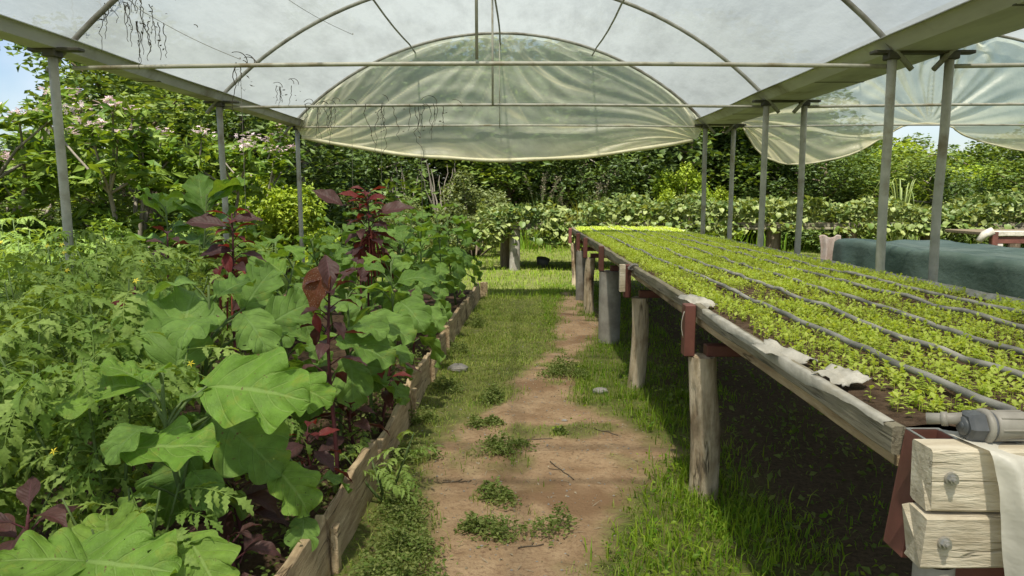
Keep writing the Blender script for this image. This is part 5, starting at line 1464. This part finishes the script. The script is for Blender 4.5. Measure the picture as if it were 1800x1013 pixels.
# black pot on the lawn below
pot = MB(); pot.tube([(0, 0, -0.02), (0, 0, 0.05), (0, 0, 0.2), (0, 0, 0.21), (0, 0, 0.12)], [0.10, 0.11, 0.15, 0.14, 0.10], 14)
o = pot.obj('plant_bag', M['blackbag'], None, True); o.location = (0.45, 14.9, 0.0); o.rotation_euler = (0.2, 0.15, 0)
prop(o, 'black plastic plant bag on the lawn under the far vines', 'plant pot')

# ------------------------------------------------------------------ trees and bushes
def crown_geo(rg, clumps, per, leaf, wr, spread, flat=0.8, upb=0.5, droop=None, hole=0.0):
    """clumps: (n,4) centre and radius"""
    C, T_ = [], []
    for (cx, cy2, cz, r) in clumps:
        k = int(per * (r / spread) ** 2)
        d = rg.normal(size=(k, 3)); d /= np.linalg.norm(d, axis=1)[:, None]
        q = rg.uniform(0.35, 1.0, k) ** 0.5 * rg.normal(1.0, 0.12, k)
        p = d * q[:, None] * r; p[:, 2] *= flat
        C.append(p + (cx, cy2, cz)); T_.append(np.clip(rg.uniform(0.75, 1.2) + rg.normal(0, 0.22, k), 0.35, 1.55))
    c = np.concatenate(C); t = np.concatenate(T_)
    return leafcards(c, rg.uniform(0.7, 1.25, len(c)) * leaf, wr, rg, t, upb, droop)

def tree_proto(kind, seed):
    """returns (trunk mesh, crown mesh, flower spots) for a tree of unit height, base at the origin"""
    rg = np.random.default_rng(seed)
    mb = MB(); clumps = []; spots = []
    if kind in ('dark', 'mid', 'lime'):
        lean = rg.normal(0, 0.05, 2)
        def ax(t): return np.array((lean[0] * t + 0.02 * math.sin(5 * t + seed), lean[1] * t, t))
        mb.tube([ax(t) for t in np.linspace(-0.02, 0.8, 8)], np.linspace(0.022, 0.006, 8), 8)
        for k in range(16 if kind != 'lime' else 18):
            t = 0.16 + 0.62 * k / 16; az = k * 2.4 + rg.normal(0, 0.4)
            out = rg.uniform(0.14, 0.30) * (1.1 - 0.55 * abs(t - 0.45)); b = ax(t); e = b + np.array((math.cos(az) * out, math.sin(az) * out, rg.uniform(0.05, 0.18)))
            mb.tube([b, (b + e) / 2 + np.array((0, 0, -0.01)), e], [0.009, 0.006, 0.003], 5, False)
            clumps.append((*e, rg.uniform(0.09, 0.16)))
            if rg.random() < 0.6:
                e2 = (b + e) / 2 + rg.normal(0, 0.06, 3); clumps.append((*e2, rg.uniform(0.06, 0.11)))
        clumps.append((*ax(0.88), 0.13))
        for k in range(5):
            clumps.append((rg.normal(0, 0.22), rg.normal(0, 0.22), rg.uniform(0.06, 0.2), 0.10))
        per = {'dark': 210, 'mid': 190, 'lime': 190}[kind]
        geo = crown_geo(rg, clumps, per, {'dark': 0.034, 'mid': 0.037, 'lime': 0.046}[kind], 0.48, 0.12, 0.85, 0.6, {'dark': None, 'mid': -0.1, 'lime': -0.35}[kind])
    elif kind == 'frangi':
        # several stems with whorls of long leaves at the twig ends
        tips = []
        for k in range(6):
            az = k * 1.05 + rg.normal(0, 0.2); out = rg.uniform(0.10, 0.30)
            p = [np.array((0.03 * math.cos(az), 0.03 * math.sin(az), -0.02)), np.array((math.cos(az) * out * 0.45, math.sin(az) * out * 0.45, 0.25)), np.array((math.cos(az) * out, math.sin(az) * out, rg.uniform(0.45, 0.6)))]
            mb.tube(p, [0.016, 0.012, 0.008], 6, False)
            for j in range(7):
                a2 = az + rg.normal(0, 1.0); o2 = rg.uniform(0.05, 0.26)
                st_ = p[2] if j > 1 else p[1]
                e = st_ + np.array((math.cos(a2) * o2, math.sin(a2) * o2, rg.uniform(0.0, 0.38) if j > 1 else rg.uniform(-0.05, 0.2)))
                mb.tube([st_, (st_ + e) / 2 + rg.normal(0, 0.01, 3), e], [0.007, 0.005, 0.004], 5, False)
                tips.append(e); tips.append((st_ + e) / 2 + rg.normal(0, 0.04, 3))
        for k in range(24):
            a2 = rg.uniform(0, 6.28); tips.append(np.array((math.cos(a2), math.sin(a2), 0)) * rg.uniform(0.1, 0.4) + np.array((0, 0, rg.uniform(0.06, 0.4))))
        C = []; 
        for e in tips:
            k = 34
            d = rg.normal(size=(k, 3)); d[:, 2] = rg.normal(-0.15, 0.45, k); d /= np.linalg.norm(d, axis=1)[:, None]
            C.append(e + d * rg.uniform(0.015, 0.075, (k, 1)))
        c = np.concatenate(C)
        geo = leafcards(c, rg.uniform(0.05, 0.085, len(c)), 0.34, rg, np.clip(rg.normal(0.95, 0.27, len(c)), 0.35, 1.55), 0.55, -0.35)
        tips.sort(key=lambda e: -e[2]); spots = tips[:26]
    elif kind == 'bush':
        for k in range(26):
            a2 = rg.uniform(0, 6.28); o = math.sqrt(rg.uniform(0, 1)) * 0.52
            zt = (1 - (o / 0.6) ** 2) * rg.uniform(0.45, 0.88)
            e = np.array((math.cos(a2) * o, math.sin(a2) * o, max(zt, 0.1)))
            mb.tube([(e[0] * 0.15, e[1] * 0.15, -0.02), e * np.array((0.6, 0.6, 0.55)), e], [0.012, 0.008, 0.004], 5, False)
            clumps.append((*e, rg.uniform(0.11, 0.19)))
        geo = crown_geo(rg, clumps, 300, 0.055, 0.42, 0.14, 0.9, 0.5, -0.25)
    return mb, geo, spots

PROTO = {}
for kind, ns, mk in [('dark', 3, 'darktree'), ('mid', 3, 'midtree'), ('lime', 2, 'limetree'), ('frangi', 3, 'frangi'), ('bush', 2, 'limetree')]:
    PROTO[kind] = []
    for s in range(ns):
        mb, geo, spots = tree_proto(kind, 40 + 7 * s + len(kind))
        tm = mb.mesh('trunk', M['palebark'] if (kind == 'dark' and s == 1) or kind == 'frangi' else M['bark'], True)
        cm = mesh_np('crown', geo[0], geo[1], M[mk], False, geo[2])
        PROTO[kind].append((tm, cm, spots))
OLIVE = PROTO['bush'][1][1].copy(); OLIVE.materials[0] = M['olive']

# a flower truss
def petals(rg):
    mb = MB()
    for k in range(30):
        c = rg.normal(0, 0.075, 3) * np.array((1, 1, 0.6)); Rm = rotz(rg.uniform(0, 6.3)) @ rotx(rg.normal(0.2, 0.6))
        for a in np.arange(5) / 5 * 6.283:
            p = np.array([(0, 0, 0), (math.cos(a - 0.45) * 0.020, math.sin(a - 0.45) * 0.020, 0.006), (math.cos(a) * 0.036, math.sin(a) * 0.036, 0.004), (math.cos(a + 0.45) * 0.020, math.sin(a + 0.45) * 0.020, 0.006)])
            mb.add(p @ Rm.T + c, [(0, 1, 2, 3)])
    return mb.mesh('flower_cluster', M['petal'], False)
PET = [petals(np.random.default_rng(300 + k)) for k in range(3)]

def tree(kind, k, x, y, h, wide, label, group, name='tree', rz=None, cmesh=None, flowers=0, cat='tree'):
    tm, cm, spots = PROTO[kind][k % len(PROTO[kind])]
    root = empty(name, (x, y, 0), R.uniform(0, 6.28) if rz is None else rz, label, cat, group)
    S = Matrix.Diagonal((h * wide, h * wide, h, 1))
    link('trunk', tm, root, S)
    link('crown', cmesh or cm, root, S)
    for j, sp_ in enumerate(spots[:flowers]):
        p = Vector(sp_) * h; p.x *= wide; p.y *= wide
        o = link('flower_cluster', PET[j % 3], root, Matrix.Translation(p + Vector((0, 0, 0.04))) @ Matrix.Rotation(j, 4, 'Z') @ Matrix.Scale(R.uniform(0.8, 1.3), 4))
        o['kind'] = 'stuff'
    return root

FG = 'pink flowered trees beyond the bed'
tree('frangi', 0, -6.75, 9.0, 3.25, 1.0, 'tree with pinkish white flower trusses farthest left, under the gutter end', FG, 'flowering_tree', 0.4, None, 14)
tree('frangi', 1, -5.35, 9.6, 3.05, 1.0, 'tree with pinkish white flowers right of the nearest left pipe post', FG, 'flowering_tree', 1.9, None, 12)
tree('frangi', 2, -4.55, 10.6, 2.70, 1.0, 'smaller flowering tree just left of the second left pipe post', FG, 'flowering_tree', 3.3, None, 9)
tree('frangi', 1, -8.6, 11.6, 2.7, 1.1, 'flowering tree standing behind the leftmost flowering tree', FG, 'flowering_tree', 4.0, None, 10)
tree('bush', 0, -3.80, 11.0, 2.15, 0.78, 'bright yellow green bush between the second and third left pipe posts', None, 'lime_bush', cat='bush')
tree('bush', 1, -4.5, 11.8, 1.75, 0.9, 'lower yellow green bush behind the second left pipe post', None, 'lime_bush', cat='bush')
tree('bush', 1, -1.2, 18.0, 2.3, 0.9, 'rounded olive green bush in front of the dark trees at the centre', None, 'olive_bush', cmesh=OLIVE, cat='bush')
tree('bush', 0, -2.9, 17.2, 1.6, 0.9, 'smaller olive bush left of the rounded olive one', None, 'olive_bush', cmesh=OLIVE, cat='bush')
tree('bush', 1, -4.5, 18.5, 1.9, 1.0, 'olive bush behind the crimson topped amaranth', None, 'olive_bush', cmesh=OLIVE, cat='bush')
tree('bush', 0, 4.35, 19.6, 2.85, 0.66, 'vivid green bush beyond the far right corner of the seedling bench', None, 'green_bush', cmesh=PROTO['bush'][0][1], cat='bush')
tree('bush', 1, 5.6, 20.5, 2.1, 0.7, 'lower vivid green bush beside the taller one beyond the bench', None, 'green_bush', cmesh=PROTO['bush'][0][1], cat='bush')

WG = 'dark trees closing the view beyond the garden'
left_wood = [(-11.8, 14.5, 2.9, 'mid', 'low shady tree at the far left edge behind the flowering trees'), (-10.2, 15.2, 3.0, 'dark', 'low dark tree seen just left of the nearest left pipe post'),
             (-7.4, 14.2, 4.4, 'mid', 'mid green tree between the first and second left pipe posts, behind the blossom'), (-6.3, 15.6, 4.3, 'dark', 'dark round tree just right of the second left pipe post'),
             (-5.1, 16.4, 4.0, 'dark', 'dark tree directly above the bright yellow green bush'), (-7.2, 18.5, 4.6, 'mid', 'mid green tree farthest back behind the second left pipe post'), (-13.5, 17, 3.2, 'dark', 'dark low tree farthest back at the left edge')]
for k, (x, y, h, kd, lb) in enumerate(left_wood):
    tree(kd, k, x, y, h, 1.25, lb, 'trees behind the flowering trees', 'woodland_tree')
for k, x in enumerate(np.arange(-14, 9.5, 1.75)):
    y = 24.0 + 2.2 * math.sin(k * 2.1); h = 6.6 + 1.0 * math.sin(k * 1.3 + 1)
    tree('dark' if k % 4 else 'mid', k, x + R.normal(0, 0.4), y, h, 1.15, 'tall dark tree in the shaded wood behind the plastic curtain', WG, 'woodland_tree')
for k, x in enumerate(np.arange(-15, 10, 2.1)):
    tree('mid' if k % 3 == 0 else 'dark', k + 1, x + R.normal(0, 0.4), 29.5 + R.normal(0, 0.6), 8.2 + R.normal(0, 0.5), 1.3, 'tallest rank tree at the back of the wood, seen dimly through the curtain', WG, 'woodland_tree')
for k, x in enumerate([v_ for v_ in np.arange(-7.5, 8.5, 1.5) if not -4.4 < v_ < -1.4]):
    tree('dark', k + 2, x + R.normal(0, 0.3), 21.6 + R.normal(0, 0.4), 3.4 + R.normal(0, 0.3), 1.2, 'low dark tree along the front edge of the wood, below the curtain hem', WG, 'woodland_tree')
right_wood = [(7.6, 21.5, 4.6, 'mid', 'mid green tree behind the left lobe of the right bay curtain'), (9.0, 22.5, 4.4, 'mid', 'tree above the vines behind the fourth pipe post from the bench end'),
              (10.4, 22.0, 3.5, 'mid', 'mid green tree just left of the nearest thick pipe posts'), (11.6, 23.0, 3.05, 'lime', 'light yellow green tree right behind the thicker front pipe post'),
              (12.9, 22.5, 2.75, 'mid', 'low tree beneath the patch of sky under the gathered curtain'), (14.2, 22.0, 3.35, 'mid', 'tree right of the sky patch, under the right lobe of the curtain'),
              (15.4, 21.0, 3.6, 'mid', 'mid green tree at the right edge beyond the vines'), (16.8, 21.5, 3.9, 'lime', 'light green tree cut off by the right edge'),
              (8.2, 19.2, 3.0, 'dark', 'dark tree nearest the vines beside the fourth pipe post'), (9.7, 19.4, 2.7, 'mid', 'small tree close behind the vines at the arching strap leaves'),
              (11.3, 19.6, 2.6, 'dark', 'small dark tree close behind the vines between the two thick pipe posts'), (13.3, 19.0, 2.6, 'mid', 'small tree close behind the vines near the right edge'),
              (15.0, 18.6, 2.9, 'dark', 'dark tree close behind the vines at the right edge'), (12.3, 20.3, 2.3, 'lime', 'lowest light green tree right of the thick pipe posts'), (6.2, 22.8, 5.0, 'dark', 'tall dark tree at the corner where the two bays meet')]
for k, (x, y, h, kd, lb) in enumerate(right_wood):
    tree(kd, k, x, y, h, 1.3, lb, 'trees beyond the far vines', 'woodland_tree')
for k, x in enumerate(np.arange(16, 44, 3.2)):
    tree('lime' if k % 2 else 'mid', k, x + R.normal(0, 0.7), 41 + R.normal(0, 1.5), 4.75 + R.normal(0, 0.3), 1.5, 'distant pale tree under the gap of sky at the gathered curtain', 'distant trees under the sky gap', 'woodland_tree')
# pale bare stems at the wood's edge
for (x, y, h, lb) in [(-3.35, 20.6, 2.5, 'pale bare forked stems left of the olive bush, under the curtain'), (-2.35, 20.8, 2.5, 'pale bare forked stems nearer the olive bush, under the curtain')]:
    root = empty('bare_tree', (x, y, 0), 0, lb, 'tree', 'bare pale stems at the wood edge')
    rg2 = np.random.default_rng(int(abs(x) * 100))
    tt = np.linspace(0, 1, 9)
    mb = MB(); mb.tube(np.stack([0.06 * np.sin(tt * 5), 0 * tt, -0.1 + 1.0 * tt], -1), np.linspace(0.065, 0.05, 9), 8, False); mb.obj('trunk', M['palebark'], root, True)
    for k in range(8):
        a = rg2.uniform(-1.3, 1.3); z0_ = rg2.uniform(0.35, 0.88)
        wob = np.cumsum(rg2.normal(0, 0.035, 9))
        mb = MB(); mb.tube(np.stack([0.06 * math.sin(z0_ * 5) + 0.55 * a * tt ** 0.75 + wob - wob[0], 0.25 * rg2.normal() * tt + 0.4 * (wob - wob[0]), z0_ + (h * rg2.uniform(0.8, 1.05) - z0_) * tt], -1), np.linspace(0.042, 0.008, 9), 6, False); mb.obj('branch', M['palebark'], root, True)

# tall grass and plumes before the wood
rg = np.random.default_rng(77)
x, y = scatter(6000, -6, 17, 18.8, 22.5, lambda x, y: np.clip(0.45 + 0.8 * vnoise(x, y, 12, 2, 0.7), 0.03, 1), rg)
v, t, c = blades(x, y, rg.uniform(0.3, 0.95, len(x)), rg.uniform(0.012, 0.03, len(x)), rg, rg.uniform(0.4, 1.25, len(x)), 0.8)
prop(link('tall_grass', mesh_np('tall_grass', v, t, M['grass'], False, c)), kind='stuff')
def plume_grass(x, y, h, n, label, seed, lean=0.25, cane=False):
    rg = np.random.default_rng(seed)
    root = empty('plume_grass', (x, y, 0), 0, label, 'plant', 'tall feathery grasses before the wood')
    mb = MB(); P_ = []
    for k in range(n):
        dx, dy = rg.normal(lean, 0.3), rg.normal(0, 0.15); hh = h * rg.uniform(0.7, 1.0); bx0 = rg.normal(0, 0.15)
        tt = np.linspace(0, 1, 8)
        pts = np.stack([bx0 + dx * tt ** 2, dy * tt ** 2, hh * tt], -1)
        mb.tube(pts, np.linspace(0.010, 0.004, 8), 4, False)
        m = 60
        q = rg.uniform(0.72, 1.02, m); c0 = np.stack([np.interp(q, tt, pts[:, 0]), np.interp(q, tt, pts[:, 1]), np.interp(q, tt, pts[:, 2])], -1) + rg.normal(0, 0.03, (m, 3))
        P_.append(c0)
    mb.obj('stem', M['plume'], root, True) if False else link('stem', mb.mesh('plume_stem', M['green_stem']), root)
    c0 = np.concatenate(P_)
    v, t, c = leafcards(c0, rg.uniform(0.05, 0.10, len(c0)), 0.18, rg, rg.uniform(0.5, 1.4, len(c0)), 0.3)
    link('plume', mesh_np('plume', v, t, M['plume'], False, c), root)
    nb = 140
    a = rg.normal(0, 0.25, nb); b = rg.normal(0, 0.2, nb)
    v, t, c = blades(a, b, rg.uniform(0.7, 1.3, nb) * h * 0.6, np.full(nb, 0.02), rg, rg.uniform(0.6, 1.5, nb), 0.9)
    link('blades', mesh_np('plume_blades', v, t, M['drygrass'], False, c), root)['kind'] = 'stuff'
plume_grass(2.1, 20.4, 2.5, 6, 'tallest leaning feathery grass behind the middle of the vines', 1, 0.35)
plume_grass(1.2, 20.6, 2.2, 5, 'feathery grass between the tallest plume and the pale upright stalks', 2, 0.15)
plume_grass(0.6, 20.4, 2.2, 5, 'pale upright stalks right of the rounded olive bush', 3, 0.0)
plume_grass(8.9, 20.2, 2.1, 5, 'faint feathery grass behind the bench posts at right', 4, 0.2)
# strappy plant arching over the vines at right
root = empty('strap_leaf_plant', (8.75, 16.4, 0), 0, 'pale arching strap leaved plant behind the vines beyond the pipe posts', 'plant')
for k in range(30):
    a = rg.uniform(0, 6.28); tt = np.linspace(0, 1, 10); o_ = rg.uniform(0.4, 1.0)
    ctr = np.stack([np.cos(a) * o_ * tt, np.sin(a) * o_ * tt, rg.uniform(1.45, 1.95) * np.sin(tt * rg.uniform(1.7, 2.4))], -1)
    sd = np.array((-math.sin(a), math.cos(a), 0)) * 0.014
    w = np.sin(np.clip(tt * 0.9 + 0.1, 0, 1) * math.pi)[:, None]
    Pg = np.stack([ctr - sd * w, ctr + np.array((0, 0, -0.008)), ctr + sd * w], 1)
    m_ = MB(); m_.grid(Pg); m_.obj('leaf', M['vine1'], root, True)

# ------------------------------------------------------------------ strings and dead vines on the roof bars
def tendril(rg, p, L, wig=0.03):
    t = np.linspace(0, 1, 14)
    return np.stack([p[0] + np.cumsum(rg.normal(0, wig, 14)) * L * 0.6, p[1] + np.cumsum(rg.normal(0, wig, 14)) * L * 0.3, p[2] - L * t], -1)
def dead_vine(p, strands, L, label, seed, clump=0.10, curl=0):
    rg = np.random.default_rng(seed)
    mb = MB(); o0 = np.array(p)
    for k in range(strands):
        s = o0 + np.array((rg.normal(0, clump), rg.normal(0, clump * 0.3), rg.uniform(-0.02, 0.0)))
        pts = tendril(rg, s, L * rg.uniform(0.4, 1.25), 0.055) - o0
        mb.tube(pts, np.linspace(0.0035, 0.0018, 14), 4)
    for k in range(curl):
        a = np.linspace(0, rg.uniform(1.2, 2.6), 20); r = rg.uniform(0.03, 0.10)
        mb.tube(np.stack([rg.normal(0, clump * 1.3) + r * np.cos(a), rg.normal(0, 0.02) + 0.3 * r * np.sin(a * 0.7), rg.uniform(-0.05, 0.03) - 0.01 * a + r * np.sin(a)], -1), 0.003, 4)
    c = np.stack([rg.normal(0, clump, strands * 3), rg.normal(0, 0.03, strands * 3), -rg.uniform(0, 0.6, strands * 3) * L], -1)
    v, t, cc = leafcards(c, rg.uniform(0.015, 0.04, len(c)), 0.35, rg, np.ones(len(c)), 0.3)
    mb.add(v, None, t)
    o = mb.obj('dead_vine', M['deadvine'], None, False); o.location = p
    prop(o, label, 'dead vine', 'dried vines hanging from the roof pipes')
P1 = lambda px, y, z: ((px - 915) / 1240 * y, y, z)
dead_vine((-2.62, 4.87, 2.78), 9, 0.26, 'largest tangle of dried vine hanging from the nearest hoop at upper left', 1, 0.16, 9)
dead_vine((-2.47, 4.87, 2.66), 7, 0.30, 'trailing dried vine strands just under the largest tangle', 2, 0.07, 2)
dead_vine((-2.75, 4.87, 2.90), 5, 0.22, 'dried vine tuft at the upper end of the largest tangle', 3, 0.10, 6)
dead_vine((-1.90, 4.91, 2.40), 3, 0.30, 'short dried vine knotted on the nearest tie bar', 4, 0.03, 4)
dead_vine((-2.42, 7.33, 2.62), 5, 0.28, 'dried vine slanting from the second hoop above the third left post', 5, 0.07, 3)
dead_vine((-2.10, 7.33, 2.43), 4, 0.40, 'dried vine on the second tie bar near its left end', 6, 0.09, 4)
dead_vine((-1.88, 7.33, 2.43), 3, 0.40, 'dried vine on the second tie bar right of the left end one', 7, 0.05, 3)
dead_vine((-1.42, 7.33, 2.44), 5, 0.55, 'long stringy dried vine on the second tie bar before the curtain', 8, 0.06, 3)
dead_vine((-1.00, 7.33, 2.44), 5, 0.58, 'longest dried vine strands on the second tie bar, nearer the middle', 9, 0.07, 2)
dead_vine((-0.80, 7.33, 2.44), 3, 0.42, 'sparse dried vine on the second tie bar closest to the king post', 10, 0.05, 1)
def string(a, b, label, r=0.002, knot=True):
    a, b = np.array(a, float), np.array(b, float); t = np.linspace(0, 1, 12)[:, None]
    p = a * (1 - t) + b * t; p[:, 2] -= 0.03 * np.sin(t[:, 0] * math.pi) * np.linalg.norm((b - a)[:2])
    mb = MB(); mb.tube(p - a, r, 5)
    if knot: mb.tube([(b - a) + (0, 0, 0.01), (b - a) + (0.008, 0, -0.004), (b - a) + (0, 0, -0.02)], 0.006, 6)
    o = mb.obj('string', M['string'], None, True); o.location = a
    prop(o, label, 'string', 'strings tied to the roof pipes')
string((-2.55, 4.87, 2.74), (-1.90, 4.91, 2.42), 'string from the largest dried tangle down to the nearest tie bar')
string((-1.95, 4.87, 3.10), (-1.52, 6.6, 2.95), 'long slanting string under the roof film left of the arch centre')
string((-1.90, 4.91, 2.39), (-1.92, 4.93, 1.25), 'plumb string from the nearest tie bar into the tomatoes', 0.0016, False)
string((-1.42, 7.33, 2.43), (-1.44, 7.35, 1.3), 'plumb string from the second tie bar, left of the two long ones', 0.0016, False)
string((-1.72, 7.33, 2.43), (-1.74, 7.35, 1.3), 'plumb string from the second tie bar nearest the left post', 0.0016, False)
string((-1.02, 7.33, 2.43), (-1.02, 7.35, 1.3), 'plumb string from the second tie bar behind the longest dried strands', 0.0016, False)
